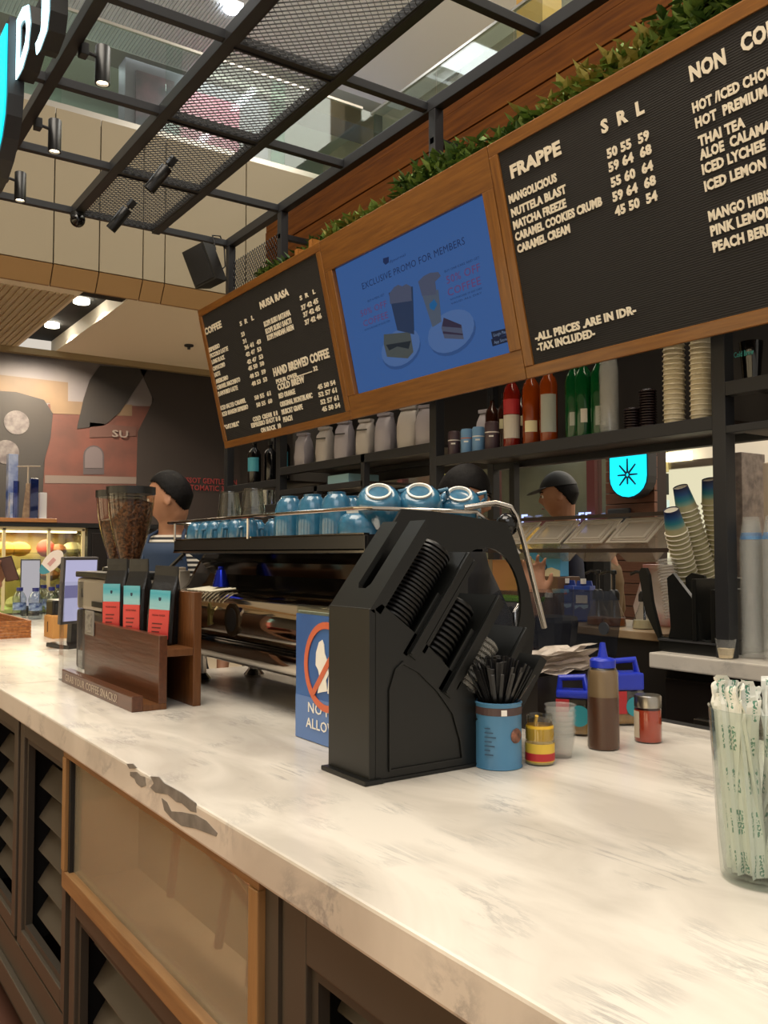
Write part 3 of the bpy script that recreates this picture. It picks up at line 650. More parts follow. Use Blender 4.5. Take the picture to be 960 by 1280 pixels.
E_ = lambda n, c: emis('pic_' + n, c, .30)
sc_poly(ell(502, 438, 24, 23), E_('shadow', '38609f')); sc_poly(ell(501, 434, 24, 23), E_('plate', '5b80bd'), 2)
sc_poly(ell(566, 418, 29, 26), E_('shadow', '38609f')); sc_poly(ell(564, 414, 29, 26), E_('plate', '5b80bd'), 2)
sc_poly([(480, 418), (513, 415), (517, 440), (510, 448), (484, 446), (480, 430)], E_('bread', '575f60'), 3)
sc_poly([(483, 431), (514, 426), (511, 436), (497, 433), (487, 438)], E_('filling', '23303c'), 4)
sc_poly([(555, 397), (577, 406), (580, 424), (556, 423), (552, 410)], E_('cake', '5a627c'), 3); sc_poly([(555, 397), (577, 406), (577, 410), (553, 408)], E_('cake_top', '3a3450'), 4); sc_poly([(554, 414), (579, 417), (579, 419), (554, 417)], E_('cake_line', '3a3450'), 4)
sc_poly([(486, 366), (516, 358), (518, 418), (497, 413)], E_('dark_drink', '2c4266'), 3); sc_poly([(487, 367), (493, 359), (498, 356), (503, 358), (508, 355), (514, 358), (515, 376), (488, 380)], E_('whipped', '57607c'), 4)
sc_poly([(523, 352), (530, 345), (538, 341), (548, 340), (551, 345), (544, 352), (546, 368), (528, 370)], E_('whipped', '57607c'), 4)
sc_poly([(527, 366), (548, 362), (552, 402), (541, 409)], E_('pale_drink', '5c6a80'), 3); sc_poly([(537, 380), (543, 374), (547, 380), (543, 388), (538, 386)], E_('drink_logo', '1f6fae'), 5)
for dy in (0, 9):
    sc_poly([(614, 415 + dy), (634, 410 + dy), (636, 418 + dy), (616, 424 + dy)], E_('badge', '152646'), 2)
NV = E_('navy_text', '1d3568'); RD = E_('red_text', '7d4a80')
def st(s, u0, v0, u1, v1, h, m): bt(bm_, s, u0, v0, u1, v1, h, m=m, off=.0312, th=.0004, bold=.0, name='screen_lettering')
st('EXCLUSIVE PROMO FOR MEMBERS', 453.5, 362, 582, 307, 8.5, NV); st('50% OFF', 451.5, 396, 484.4, 386, 8, RD); st('COFFEE', 455, 408.5, 486, 400, 8, RD)
st('50% OFF', 559, 355, 601.5, 342, 10, RD); st('COFFEE', 560.5, 370.5, 602, 357.5, 10, RD)
st('BUY A MEAL GET', 460, 378, 481, 371, 3, NV); st('WITH PURCHASE OF FOOD ITEM', 456, 414, 488, 404, 2.5, NV); st('BUY ONE CAKE AND GET', 556, 341, 600, 326, 3, NV); st('WITH PURCHASE OF ANY CAKE', 563, 376, 603, 364, 2.5, NV); st('VALID ALL DAY', 564, 381, 603, 369, 2.5, NV)
st('Google Play', 617, 421, 633, 417, 4, E_('pale', '8fa5c8')); st('App Store', 618, 430, 634, 426, 4, E_('pale', '8fa5c8')); st('djournal', 487, 329, 507, 320, 3.5, NV)
for u, v in ((480, 325), ): sc_poly([(479, 323), (486, 321), (486, 328), (482, 331), (479, 328)], NV, 2)
tag(recenter(MB().box(-4.9, -4.86, 2.68, 2.78, 3.28, 3.42).build('timber_block', WOODV), (-4.88, 2.73, 3.28)), 'left small timber block standing behind the joint of the boards', 'block', 'timber blocks behind the boards')
tag(recenter(MB().box(-4.72, -4.68, 2.68, 2.78, 3.28, 3.43).build('timber_block', WOODV), (-4.7, 2.73, 3.28)), 'right small timber block standing behind the joint of the boards', 'block', 'timber blocks behind the boards')

# ================================================================== BACK BAR SHELVING
bs = thing('back_bar_shelving', 'tall black steel shelving unit with posts behind the bar', 'shelving', (-6.62, 3.03, 0))
for x in PX:
    MB().box(x - .03, x + .03, 3.0, 3.06, (1.101 if x > -2.4 else 1.166), 3.998, .003).build('post', STEEL, bs, w=True)
    if x < -2.1 or True: MB().box(x - .025, x + .025, 3.42, 3.47, (1.101 if x > -2.4 else 1.166), 3.2, .003).build('post', STEEL, bs, w=True)
MB().box(-.75, -.69, 3.0, 3.06, 1.101, 3.998).build('post', STEEL, bs, w=True)
def shelf(x0, x1, z, n='shelf', th=.055):
    MB().box(x0, x1, 3.0, 3.05, z - th, z, .003).build('shelf_rail', STEEL, bs, w=True); MB().box(x0, x1, 3.42, 3.47, z - th, z, .003).build('shelf_rail', STEEL, bs, w=True)
    MB().box(x0, x1, 3.02, 3.45, z - .02, z - .004).build(n, mat('shelf_board', '2a2420', .4, col2='3a2e26', nscale=3), bs, w=True)
shelf(-3.86, -2.115, 2.035); shelf(-5.69, -3.92, 2.117); shelf(-6.59, -5.75, 2.06 - .02); shelf(-2.055, -.75, 2.16); shelf(-2.055, -.75, 1.99, th=.03)
shelf(-6.59, -5.2, 1.86); shelf(-5.69, -4.6, 1.955, th=.04)
MB().box(-4.62, -4.58, 3.0, 3.04, 1.6, 2.117).build('post', STEEL, bs, w=True); MB().box(-5.2, -5.16, 3.0, 3.04, 1.166, 1.955).build('post', STEEL, bs, w=True)
xq = onY(643, 620, 3.38).x; MB().box(xq - .02, xq + .02, 3.36, 3.40, 1.166, 2.0).build('post', STEEL, bs, w=True)
# slim rails carrying the clear boxes
MB().box(-3.86, -2.44, 3.30, 3.315, 1.672, 1.69).build('box_rail', mat('dark_red_rail', '2d1a16', .4), bs, w=True)
MB().box(-3.86, -2.44, 3.21, 3.23, 1.505, 1.524).build('box_rail', MATS['dark_red_rail'], bs, w=True)
for x in (-3.8, -2.46): MB().box(x - .01, x + .01, 3.21, 3.42, 1.505, 1.52).build('rail_bracket', STEEL, bs, w=True)
MB().box(-6.6, -.7, 3.46, 3.48, 2.0, 3.2).build('back_panel', mat('shelf_shade', '1c1613', .6), bs, w=True)  # dark sheet stands in for shade behind the shelves; no panel there

# back counters
bc = thing('back_counter', 'marble topped back counter at the right holding the cup towers', 'counter', (-2.39, 2.95, 0))
MB().box(-2.392, -.6, 2.95, 3.6, 1.038, 1.10, .006).build('worktop', MARBLE, bc, w=True)
MB().box(-2.36, -.6, 3.02, 3.58, 0, 1.038).build('cabinet', mat('dark_cabinet', '15110f', .5), bc, w=True)
for x in (-2.1, -1.55): MB().box(x - .25, x + .25, 2.995, 3.02, .15, 1.0, .004).build('door', mat('dark_door', '1b1512', .4), bc, w=True)
MB().box(-2.2, -1.3, 2.97, 3.0, .80, .86, .004).build('handle', STEELB, bc, w=True)
bc2 = thing('side_counter', 'wood edged back counter behind the blender hood', 'counter', (-4.4, 3.05, 0))
MB().box(-6.5, -2.42, 3.08, 3.6, 1.13, 1.165, .004).build('worktop', mat('tan_worktop', '9c8668', .4, col2='83694b', nscale=6), bc2, w=True)
MB().box(-6.5, -2.42, 3.1, 3.58, 0, 1.13).build('cabinet', mat('dark_cabinet', '15110f', .5), bc2, w=True)

# ================================================================== FRONT COUNTER
FY = .641; CT = 1.05
ct = thing('marble_worktop', 'long thick white marble worktop with a worn grey patch on its front edge', 'worktop', (-2.0, FY, CT))
MB().box(-3.28, .4, FY, 1.985, CT - .066, CT, .005).build('slab', MARBLE, ct, w=True)
MB().box(-4.296, -3.284, FY, 1.26, CT - .066, CT, .005).build('slab', MARBLE, ct, w=True)
MB().box(-6.97, -4.30, FY, 1.85, CT - .066, CT, .005).build('slab', MARBLE, ct, w=True)
WORN = mat('worn_grey', '6f6a64', .7, col2='85807a', nscale=30)
def worn(pts):
    P = [onY(u, v, FY) for u, v in pts]; MB().poly([(p.x, p.z) for p in P], (FY - .0006, FY + .001), 'y').build('worn_patch', WORN, ct, w=True)
def c7(pts): return [(x * .4375, 840 + y * .4375) for x, y in pts]
worn(c7([(430, 298), (455, 300), (470, 318), (520, 345), (560, 375), (562, 402), (545, 398), (520, 375), (505, 372), (480, 350), (445, 345), (430, 330), (440, 318)]))
worn(c7([(462, 360), (478, 372), (490, 398), (520, 400), (560, 408), (590, 425), (622, 460), (618, 470), (560, 448), (520, 440), (490, 418), (470, 395)]))
worn(c7([(362, 262), (380, 262), (392, 275), (370, 276)])); worn(c7([(372, 285), (392, 286), (402, 296), (415, 300), (418, 325), (405, 330), (390, 318), (385, 305), (372, 296)]))
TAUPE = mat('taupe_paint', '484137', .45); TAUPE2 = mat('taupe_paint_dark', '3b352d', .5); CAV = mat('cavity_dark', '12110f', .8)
MB().box(-5.2, .4, .74, .76, .02, CT - .066).build('back_panel', CAV, None) if False else None
cab_y = .67
def louvre_unit(name, label, x0, x1, z0, z1, fr=.05, n=6, pitch=.1, zt=None, deep=True):
    t = thing(name, label, 'cabinet', ((x0 + x1) / 2, cab_y, z0), 0, None)
    y0, y1 = cab_y, cab_y + .03
    MB().box(x0, x0 + fr, y0, y1, z0, z1, .003).build('stile', TAUPE, t, w=True); MB().box(x1 - fr, x1, y0, y1, z0, z1, .003).build('stile', TAUPE, t, w=True)
    MB().box(x0 + fr, x1 - fr, y0, y1, z0, z0 + fr, .003).build('rail', TAUPE, t, w=True); MB().box(x0 + fr, x1 - fr, y0, y1, z1 - fr, z1, .003).build('rail', TAUPE, t, w=True)
    # stepped inner bead
    a = fr; b = fr + .02
    MB().ring([(x0 + a, z0 + a), (x1 - a, z0 + a), (x1 - a, z1 - a), (x0 + a, z1 - a)], [(x0 + b, z0 + b), (x1 - b, z0 + b), (x1 - b, z1 - b), (x0 + b, z1 - b)], (y0 + .010, y1), 'y').build('bead', TAUPE2, t, w=True)
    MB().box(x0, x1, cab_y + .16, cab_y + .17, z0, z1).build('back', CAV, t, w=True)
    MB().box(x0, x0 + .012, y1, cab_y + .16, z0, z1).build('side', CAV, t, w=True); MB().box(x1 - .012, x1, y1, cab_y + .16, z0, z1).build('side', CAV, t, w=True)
    z = z0 + b + .05; i = 0
    sm = None
    while z < z1 - b - .01:
        if sm is None: sm = MB().box(x0 + b - .004 - t.location.x, x1 - b + .004 - t.location.x, -.006, .006, -.036, .036, .003).build('slat', TAUPE, mesh_only=True)
        o = bpy.data.objects.new('slat', sm); COL.objects.link(o); o.parent = t; o.location = (0, .068, z - z0); o.rotation_euler = (rad(-34), 0, 0); z += pitch
    return t
louvre_unit('louvred_cabinet', 'tall louvred taupe cabinet left of the glass display', -3.02, -2.462, .28, .975)
louvre_unit('louvred_cabinet', 'tall louvred taupe cabinet at the left edge', -3.63, -3.055, .28, .975)
louvre_unit('louvred_cabinet', 'farthest louvred taupe cabinet beyond the left edge', -4.25, -3.67, .28, .975)
louvre_unit('louvred_cabinet', 'low louvred cabinet under the glass display', -2.43, -1.33, .10, .615)
louvre_unit('louvred_cabinet', 'louvred taupe cabinet at the right under the marble slab', -1.255, -.4, .10, .965, fr=.075)
# plinth and rails of the counter carcass
cc = thing('counter_carcass', 'taupe carcass and stepped plinth of the front counter', 'cabinet', (-3, .70, 0))
MB().box(-6.95, .3, .70, .72, 0, .10).build('plinth', TAUPE2, cc, w=True)
MB().box(-6.95, -2.45, .675, .70, .10, .265, .004).build('skirting', TAUPE, cc, w=True); MB().box(-6.95, -2.45, .655, .675, .10, .17, .004).build('skirting', TAUPE, cc, w=True)
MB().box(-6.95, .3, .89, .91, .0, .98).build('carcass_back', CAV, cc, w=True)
MB().box(-6.95, -4.27, .67, .70, .28, .975).build('side_panel', TAUPE, cc, w=True)
# glass fronted display
dp = thing('glass_display_window', 'wood framed reflection-tinted display window let into the counter front', 'display', (-1.88, .665, .655))
X0, X1, Z0, Z1 = -2.45, -1.30, .625, .982
MB().box(X0, X1, .652, .70, Z0, Z0 + .045, .003).build('frame_rail', wood('pale_oak', '7d5d3b', '977249', .45, 0, 5), dp, w=True); MB().box(X0, X1, .652, .70, Z1 - .018, Z1, .003).build('frame_rail', MATS['pale_oak'], dp, w=True)
for a, b in ((X0, X0 + .03), (X1 - .035, X1)): MB().box(a, b, .650, .70, Z0 + .045, Z1 - .018, .003).build('frame_stile', wood('pale_oak_z', '8a673f', 'a27c4e', .45, 2, 5), dp, w=True)
MB().box(X0 + .03, X0 + .045, .66, .69, Z0 + .045, Z1 - .018).build('gasket', BLACKM, dp, w=True)
MB().box(X0 + .03, X1 - .035, .672, .678, Z0 + .045, Z1 - .018).build('glass_pane', haze('reflection_tint_pane', '98907c', .62, .10), dp, w=True)  # hazy mall reflection is put into the pane's tint and opacity
MB().box(X0, X1, .70, .88, Z0 - .005, Z0 + .01).build('display_floor', mat('display_inner', 'a98f68', .6), dp, w=True)
MB().box(X0, X0 + .01, .70, .86, Z0, Z1).build('display_side', mat('display_inner', 'a98f68', .6), dp, w=True); MB().box(X1 - .01, X1, .70, .86, Z0, Z1).build('display_side', mat('display_inner', 'a98f68', .6), dp, w=True)
MB().box(X0, X1, .855, .86, Z0, Z1).build('display_back', mat('display_back', '9a8561', .6, col2='ab9770', nscale=3), dp, w=True)
MB().box(X0 + .2, X1 - .2, .76, .80, Z1 - .03, Z1 - .022).build('glow_strip', emis('display_fill_glow', 'ffe2ad', 1.5), dp, w=True)  # glowing strip added only to lighten the inside of the display
MB().box(-1.30, -1.256, .664, .70, .10, .982).build('filler', TAUPE, cc, w=True); MB().box(-2.462, -2.451, .664, .70, .10, .982).build('filler', TAUPE, cc, w=True)
cha = thing('scaffold_reflection', 'reddish slanting rails standing in for scaffolding reflected in the display window', 'rack', (-1.7, .79, .64))  # added rails imitate a scaffold mirrored in the pane
RW = mat('reddish_reflection', 'a05a38', .5)
for a, b in (((-2.1, .93), (-1.42, .76)), ((-2.05, .955), (-1.42, .80)), ((-2.0, .93), (-2.03, .70)), ((-1.72, .86), (-1.76, .68)), ((-1.60, .9), (-1.61, .66)), ((-1.48, .86), (-1.50, .66)), ((-2.1, .95), (-1.95, .95))):
    MB().tube([(a[0], .80, a[1]), (b[0], .79, b[1])], .010, 8).build('rail', RW, cha, w=True)
# ================================================================== COFFEE BAG STAND
Wd = wood('stand_wood_x', '4b2a17', '5f3620', .3, 0, 6, coat=.3); We = wood('stand_edge', '5a351a', '6b4322', .38, 2, 6)
st_ = thing('coffee_bag_stand', 'dark wooden counter stand holding three coffee bags, lettering on its front rail', 'display stand', (-2.87, .95, CT))
MB().box(-3.24, -2.50, .852, .885, CT, CT + .045, .003).build('front_rail', Wd, st_, w=True)
MB().box(-3.24, -2.50, .885, .955, CT, CT + .018, .002).build('base', We, st_, w=True)
MB().box(-3.24, -2.50, .930, .955, CT + .018, 1.262, .002).build('front_panel', Wd, st_, w=True)
MB().box(-3.24, -2.50, 1.035, 1.06, CT, 1.385, .002).build('back_panel', We, st_, w=True)
MB().box(-3.24, -2.50, .955, 1.035, 1.20, 1.222, .002).build('shelf', We, st_, w=True)
MB().box(-3.24, -3.22, .955, 1.035, CT, 1.20, .002).build('side_panel', Wd, st_, w=True)
text('GRAB YOUR COFFEE SNACKS!', .56, .024, mat('worn_white_letter', 'b9ab9b', .6), st_, (-3.19 + 2.87, .8515 - .95, .010), 'painted_lettering', bold=.0, th=.0006, split=True)
# acrylic holder at the left end of the stand
ah = thing('acrylic_holder', 'tall clear acrylic holder at the left end of the wooden stand', 'holder', (-3.27, .89, CT))
ACR = glassmat('thin_acrylic', 'fbfcfb', .06)
for y in (.858, .924): MB().box(-3.30, -3.246, y - .0015, y + .0015, CT, 1.40, .001).build('acrylic_sheet', ACR, ah, w=True)
MB().box(-3.249, -3.246, .858, .924, CT, 1.40).build('acrylic_sheet', ACR, ah, w=True)
MB().box(-3.30, -3.246, .856, .926, CT, CT + .004).build('acrylic_base', ACR, ah, w=True)
sc = thing('acrylic_card_holder', 'small clear acrylic card clipped on the left top corner of the wooden stand', 'card', (-3.18, .925, 1.20))
MB().box(-3.22, -3.12, .924, .928, 1.215, 1.30, .001).build('card', mat('frosted_card', '8f8c86', .2), sc, w=True); MB().box(-3.20, -3.14, .9225, .924, 1.225, 1.29).build('print', mat('card_print', '5d5b57', .4, col2='a39f97', nscale=90), sc, w=True)
# bags
BAGB = mat('black_foil_bag', '17181a', .38, bump=.5, nscale=14)
TEAL = mat('teal_gradient', '2fa7b8', .45); CORAL = mat('coral_label', 'd0433f', .45)
def coffee_bag(label, x, y, z, tilt=0, H_=.25, rz=0):
    t = thing('coffee_bag', label, 'coffee bag', (x, y, z), group='coffee bags in the wooden stand', rot=(0, tilt, rz))
    w, d = .042, .030; b = bmesh.new()
    rows = [(0, .9, .85), (.01, 1, 1), (.09, 1.03, 1.1), (.16, .98, .85), (.195, .95, .35), (.215, .93, .12), (.235, .93, .14), (H_, .90, .10)]
    R = []
    for z_, kx, ky in rows:
        h = z_ * H_ / .25
        R.append([b.verts.new((sx * w * kx, sy * d * ky, h)) for sx, sy in ((-1, -.8), (-.85, -1), (.85, -1), (1, -.8), (.9, 0), (1, .8), (.85, 1), (-.85, 1), (-1, .8), (-.9, 0))])
    for A, B in zip(R, R[1:]):
        for k in range(10): b.faces.new((A[k], A[(k + 1) % 10], B[(k + 1) % 10], B[k]))
    b.faces.new(R[0][::-1]); b.faces.new(R[-1]); m = MB(); m.b.free(); m.b = b; m.build('pouch', BAGB, t)
    MB().box(-w * .8, w * .8, -d * 1.16, -d * 1.05, H_ * .44, H_ * .68, .001).build('teal_label', mat('teal_label', '3aa9bd', .4, col2='bfe0de', nscale=9, nstretch=(.2, .2, 1)), t)
    MB().box(-w * .8, w * .8, -d * 1.19, -d * 1.06, H_ * .08, H_ * .44, .001).build('red_label', CORAL, t)
    MB().poly([(p[0] * .2, p[1] * .2 + H_ * .57) for p in shield(w * .5, w * 1.3, 6)], (-d * 1.18, -d * 1.14), 'y').build('emblem', mat('navy_print', '12304a', .5), t)
    text('NUSA RASA', w * 1.0, .006, mat('maroon_print', '5b1416', .5), t, (-w * .5, -d * 1.2, H_ * .36), 'print', th=.0005)
    for k in range(3): MB().box(-w * .5, w * (.1 + .1 * k), -d * 1.21, -d * 1.19, H_ * (.16 + .05 * k), H_ * (.175 + .05 * k)).build('print', MATS['maroon_print'], t)
    return t
coffee_bag('leftmost of the three black coffee bags with teal and red label', -3.085, .995, 1.2225, 0, .255, rad(38))
coffee_bag('middle black coffee bag with teal and red label', -2.865, .995, 1.2225, 0, .255, rad(30))
coffee_bag('rightmost black coffee bag, leaning, with teal and red label', -2.645, .995, 1.2225, rad(3), .245, rad(42))
tag(recenter(MB().box(-3.01, -2.985, .955, .958, 1.40, 1.42).build('price_sticker', WHITE), (-3.0, .956, 1.40)), 'tiny white sticker on the coffee bags', 'sticker') if False else None

# ================================================================== GRINDER
gd = thing('coffee_grinder', 'twin hopper coffee grinder full of beans behind the coffee bags', 'grinder', (-3.40, 1.13, CT))
gx, gy = -3.45, 1.13
MB().box(gx - .19, gx + .22, gy - .12, gy + .12, CT, 1.28, .012).build('lower_body', mat('grinder_dark', '2a211e', .4), gd, w=True)
MB().box(gx - .19, gx + .22, gy - .12, gy + .12, 1.282, 1.405, .015).build('upper_body', mat('grinder_silver', 'a39b8f', .35, .3), gd, w=True)
MB().box(gx - .195, gx + .225, gy - .125, gy + .125, 1.407, 1.43, .006).build('top_plate', BLACK, gd, w=True)
MB().poly([(gx - .12, 1.33), (gx - .10, 1.33), (gx - .115, 1.365)], (gy - .122, gy - .1195), 'y').build('badge', BLACK, gd, w=True)
BEAN = mat('coffee_beans', '3a2013', .45, col2='7a5236', nscale=90, bump=1.0, lo=.42, hi=.58)
SMK = glassmat('hopper_plastic', 'ece6dc', .06, .05)
for i, (hx, hy, fill) in enumerate(((-3.56, 1.15, .62), (-3.325, 1.12, .87))):
    M0 = (hx, hy, 0)
    prof = [(.038, 1.475), (.044, 1.50), (.062, 1.56), (.078, 1.63), (.085, 1.69), (.088, 1.725)]
    hop = MB().lathe(prof, M0, 28).build('hopper', SMK, gd, smooth=True, w=True); kids0 = set(gd.children)
    zt = 1.475 + .25 * fill; pr_ = [(max(r - .004, .01), z) for r, z in prof if z < zt]; r_t = pr_[-1][0] + .003
    MB().lathe([(0, 1.475)] + pr_ + [(r_t, zt), (r_t * .5, zt + .012), (0, zt + .016)], M0, 28).build('beans', BEAN, gd, w=True, smooth=True)
    MB().cyl(.091, 1.725, 1.752, (hx, hy), 28).build('hopper_lid', BLACK, gd, w=True, smooth=True)
    MB().lathe([(0, 1.43), (.062, 1.43), (.058, 1.445), (.042, 1.45), (.042, 1.478), (0, 1.478)], M0, 24).build('hopper_collar', BLACK, gd, w=True, smooth=True)
    for k_ in set(gd.children) - kids0: k_.parent = hop
MB().box(gx + .03, gx + .16, gy - .125, gy - .118, 1.30, 1.32).build('handle', BLACK, gd, w=True)

# ================================================================== ESPRESSO MACHINE
em = thing('espresso_machine', 'long polished chrome espresso machine with black cup tray, back towards the customer', 'espresso machine', (-2.47, 1.3, CT))
MX0, MX1 = -3.09, -1.83
CH2 = mat('polished_panel', 'd2c8ba', .07, 1.0); CHD = mat('dark_polished', '4a4440', .10, 1.0)
def prof_panel(name, P, m, x0=MX0 + .05, x1=MX1 - .01, th=.008):
    b = MB(); Q = [(y + th, z) for y, z in P][::-1]; b.poly(list(P) + Q, (x0, x1), 'x'); return b.build(name, m, em, smooth=True, w=True)
MB().poly([(1.30, 1.15), (1.52, 1.15), (1.52, 1.44), (1.50, 1.50), (1.34, 1.50), (1.30, 1.40)], (MX0 + .06, MX1 - .02), 'x').build('body', mat('machine_black', '1a1817', .35), em, w=True)
prof_panel('upper_back_panel', [(1.24, 1.498), (1.285, 1.47), (1.29, 1.43), (1.27, 1.40), (1.255, 1.385)], CHD)
prof_panel('curved_panel', [(1.25, 1.385), (1.205, 1.372), (1.175, 1.35), (1.158, 1.32), (1.155, 1.285), (1.165, 1.255), (1.19, 1.232), (1.215, 1.222)], CH2)
prof_panel('lower_panel', [(1.165, 1.218), (1.168, 1.19), (1.18, 1.17), (1.20, 1.158), (1.25, 1.15)], CH2, th=.01)
MB().box(MX0 + .05, MX1 - .01, 1.158, 1.20, 1.218, 1.2225).build('chrome_lip', CHROME, em, w=True)
MB().poly([(1.30, 1.498), (1.52, 1.498), (1.52, 1.15), (1.22, 1.15), (1.20, 1.22), (1.17, 1.26), (1.175, 1.34), (1.24, 1.39)], (MX0 + .03, MX0 + .05), 'x').build('side_plate', CHROME, em, w=True)
MB().poly([(1.30, 1.498), (1.52, 1.498), (1.52, 1.15), (1.22, 1.15), (1.20, 1.22), (1.17, 1.26), (1.175, 1.34), (1.24, 1.39)], (MX1 - .01, MX1 + .01), 'x').build('side_plate', BLACK, em, w=True)
for x in (-2.98, -1.95):
    for y in (1.26, 1.47): MB().lathe([(0, CT), (.035, CT), (.038, CT + .01), (.022, CT + .03), (.022, CT + .10), (0, CT + .10)], (x, y, 0), 16).build('leg', CHROME, em, smooth=True, w=True)
MB().box(MX0, MX1, 1.20, 1.58, 1.505, 1.512).build('tray_floor', CHROME, em, w=True)
MB().box(MX0, MX1, 1.20, 1.212, 1.505, 1.548, .003).build('tray_lip', mat('tray_black', '1b1a1b', .25), em, w=True)
MB().box(MX0, MX0 + .012, 1.212, 1.60, 1.505, 1.548).build('tray_lip', MATS['tray_black'], em, w=True); MB().box(MX1 - .012, MX1, 1.212, 1.60, 1.505, 1.548).build('tray_lip', MATS['tray_black'], em, w=True)
MB().box(MX0, MX1, 1.198, 1.214, 1.548, 1.5515).build('chrome_trim', CHROME, em, w=True); MB().box(MX0, MX1, 1.198, 1.2, 1.502, 1.507).build('chrome_trim', CHROME, em, w=True)
zr = 1.612
MB().tube([(MX0 - .06, 1.70, zr), (MX0 - .12, 1.30, zr), (MX0 - .04, 1.195, zr), (-2.6, 1.19, zr), (MX1 - .03, 1.19, zr), (MX1 + .0, 1.22, zr), (MX1, 1.56, zr)], .0055, 8).build('cup_rail', CHROME, em, smooth=True, w=True)
for x, y in ((MX0 + .01, 1.2), (-2.47, 1.195), (MX1, 1.56)): MB().tube([(x, y, 1.545), (x, y, zr)], .004, 6).build('rail_post', CHROME, em, w=True)
MB().tube([(MX1, 1.56, zr), (MX1 + .03, 1.62, 1.56), (MX1 + .06, 1.66, 1.50)], .005, 6).build('rail_strut', CHROME, em, w=True)
# angled black strut and slatted ledge at the left end
MB().tube([(MX0 + .10, 1.20, 1.50), (MX0 + .02, 1.17, 1.44), (MX0 - .10, 1.15, 1.375)], .007, 8).build('strut', BLACK, em, w=True)
for i in range(7): MB().tube([(-2.86 + i * .03, 1.16, 1.378), (-2.83 + i * .034, 1.23, 1.388)], .0035, 6).build('ledge_rod', mat('cream_enamel', 'c9bf9f', .4), em, w=True)
MB().poly([(.035 * math.cos(a) - 2.49, .035 * math.sin(a) + 1.30) for a in [i * PI / 10 for i in range(20)]], (1.150, 1.16), 'y').build('round_reflection', BLACK, em, w=True)  # dark disc, with the ring below, imitates a round reflection in the chrome
MB().ring([(.05 * math.cos(a) - 2.49, .05 * math.sin(a) + 1.30) for a in [i * PI / 10 for i in range(20)]], [(.036 * math.cos(a) - 2.49, .036 * math.sin(a) + 1.30) for a in [i * PI / 10 for i in range(20)]], (1.151, 1.16), 'y').build('reflection_ring', mat('reflection_brown', '3a2f22', .3, .8), em, w=True)
MB().poly([(p[0] * .9 - 2.66, p[1] + 1.305) for p in [(-.012, -.035), (.014, -.03), (.01, .0), (.018, .02), (0, .04), (-.015, .018), (-.006, 0)]], (1.151, 1.158), 'y').build('gold_emblem', mat('gold_emblem', '5e5228', .4, .6), em, w=True)
# steam arm at the barista side
MB().tube([(-1.76, 1.46, 1.617), (-1.72, 1.53, 1.63), (-1.70, 1.565, 1.62), (-1.70, 1.585, 1.595), (-1.70, 1.61, 1.525), (-1.70, 1.68, 1.305)], .0075, 10).build('steam_wand', CHROME, em, smooth=True, w=True)
MB().sphere(onX(634, 656, -1.70), .030, 20).build('steam_knob', mat('gloss_black', '060607', .08), em, smooth=True, w=True)
MB().tube([onX(600, 662, -1.78), onX(634, 656, -1.70)], .013, 10).build('knob_stem', BLACK, em, w=True)
bc_ = thing('blue_bell_cup', 'small metallic blue bell-shaped cup on the ledge of the espresso machine', 'cup', (-2.71, 1.215, 1.392))
MB().lathe([(0, 0), (.028, 0), (.026, .01), (.019, .04), (.014, .055), (0, .058)], seg=20).build('shell', mat('metallic_blue', '1d2fae', .2, .8), bc_, smooth=True)
MB().lathe([(.010, .057), (.010, .066), (0, .066)], seg=12).build('knob', mat('metallic_blue', '1d2fae', .2, .8), bc_)

# ------------------------------------------------------------------ cups on the machine
CUPB = mat('cup_blue_glaze', '33708f', .18, col2='285c7a', nscale=40, coat=.5); CUPR = mat('cup_white_foot', 'ece8dd', .3)
def blue_cup(name, label, cat, r, h, loc, rot=(0, 0, 0), handle=True, group='blue cups on the espresso machine', foot=False):
    """inverted cup: foot up"""
    t = thing(name, label, cat, loc, group=group, rot=rot)
    MB().lathe([(r * .94, .002), (r, 0), (r, .006), (r * .985, h * .45), (r * .93, h * .72), (r * .78, h * .92), (r * .55, h), (0, h), ], seg=24).build('bowl', CUPB, t, smooth=True)
    MB().lathe([(r * .52, h - .001), (r * .54, h + .006), (r * .46, h + .007), (r * .43, h)], seg=24).build('foot_ring', CUPR if foot else CUPB, t, smooth=True)
    if handle: MB().tube([(0, r * .92, h * .75), (0, r * 1.35, h * .72), (0, r * 1.42, h * .45), (0, r * 1.2, h * .25), (0, r * .95, h * .22)], .006, 8).build('handle', CUPB, t, smooth=True)
    return t
z0 = 1.512
lo = blue_cup('espresso_cup', 'small blue glazed cup upside down under the rail on the left of the machine', 'cup', .035, .096, (-3.03, 1.26, z0), (0, 0, rad(100)), group='small blue cups in the left tray')
lbs = ['leftmost small blue cup upside down in the tray', 'second small blue cup from the left in the tray', 'small blue cup left under the first glass tumbler', 'small blue cup between the two glass tumblers', 'small blue cup under the second glass tumbler', 'small blue cup just left of the tall mugs']
for i in range(8):
    if i == 0: lo['label'] = lbs[0]; continue
    xs = -3.03 + .083 * i
    lb = lbs[i] if i < 6 else 'small blue cup in the rear row of the tray'
    if i < 6: copy_tree(lo, (xs + .005, 1.26 + .004 * (i % 2), z0), (0, 0, rad(90 + 23 * i)), lb)
for i in range(5): copy_tree(lo, (-3.0 + .12 * i, 1.37, z0), (0, 0, rad(60 + 30 * i)), 'small blue cup in the rear row behind the front cups')
TG = glassmat('tumbler_glass', 'e6eaea', .18, .04)
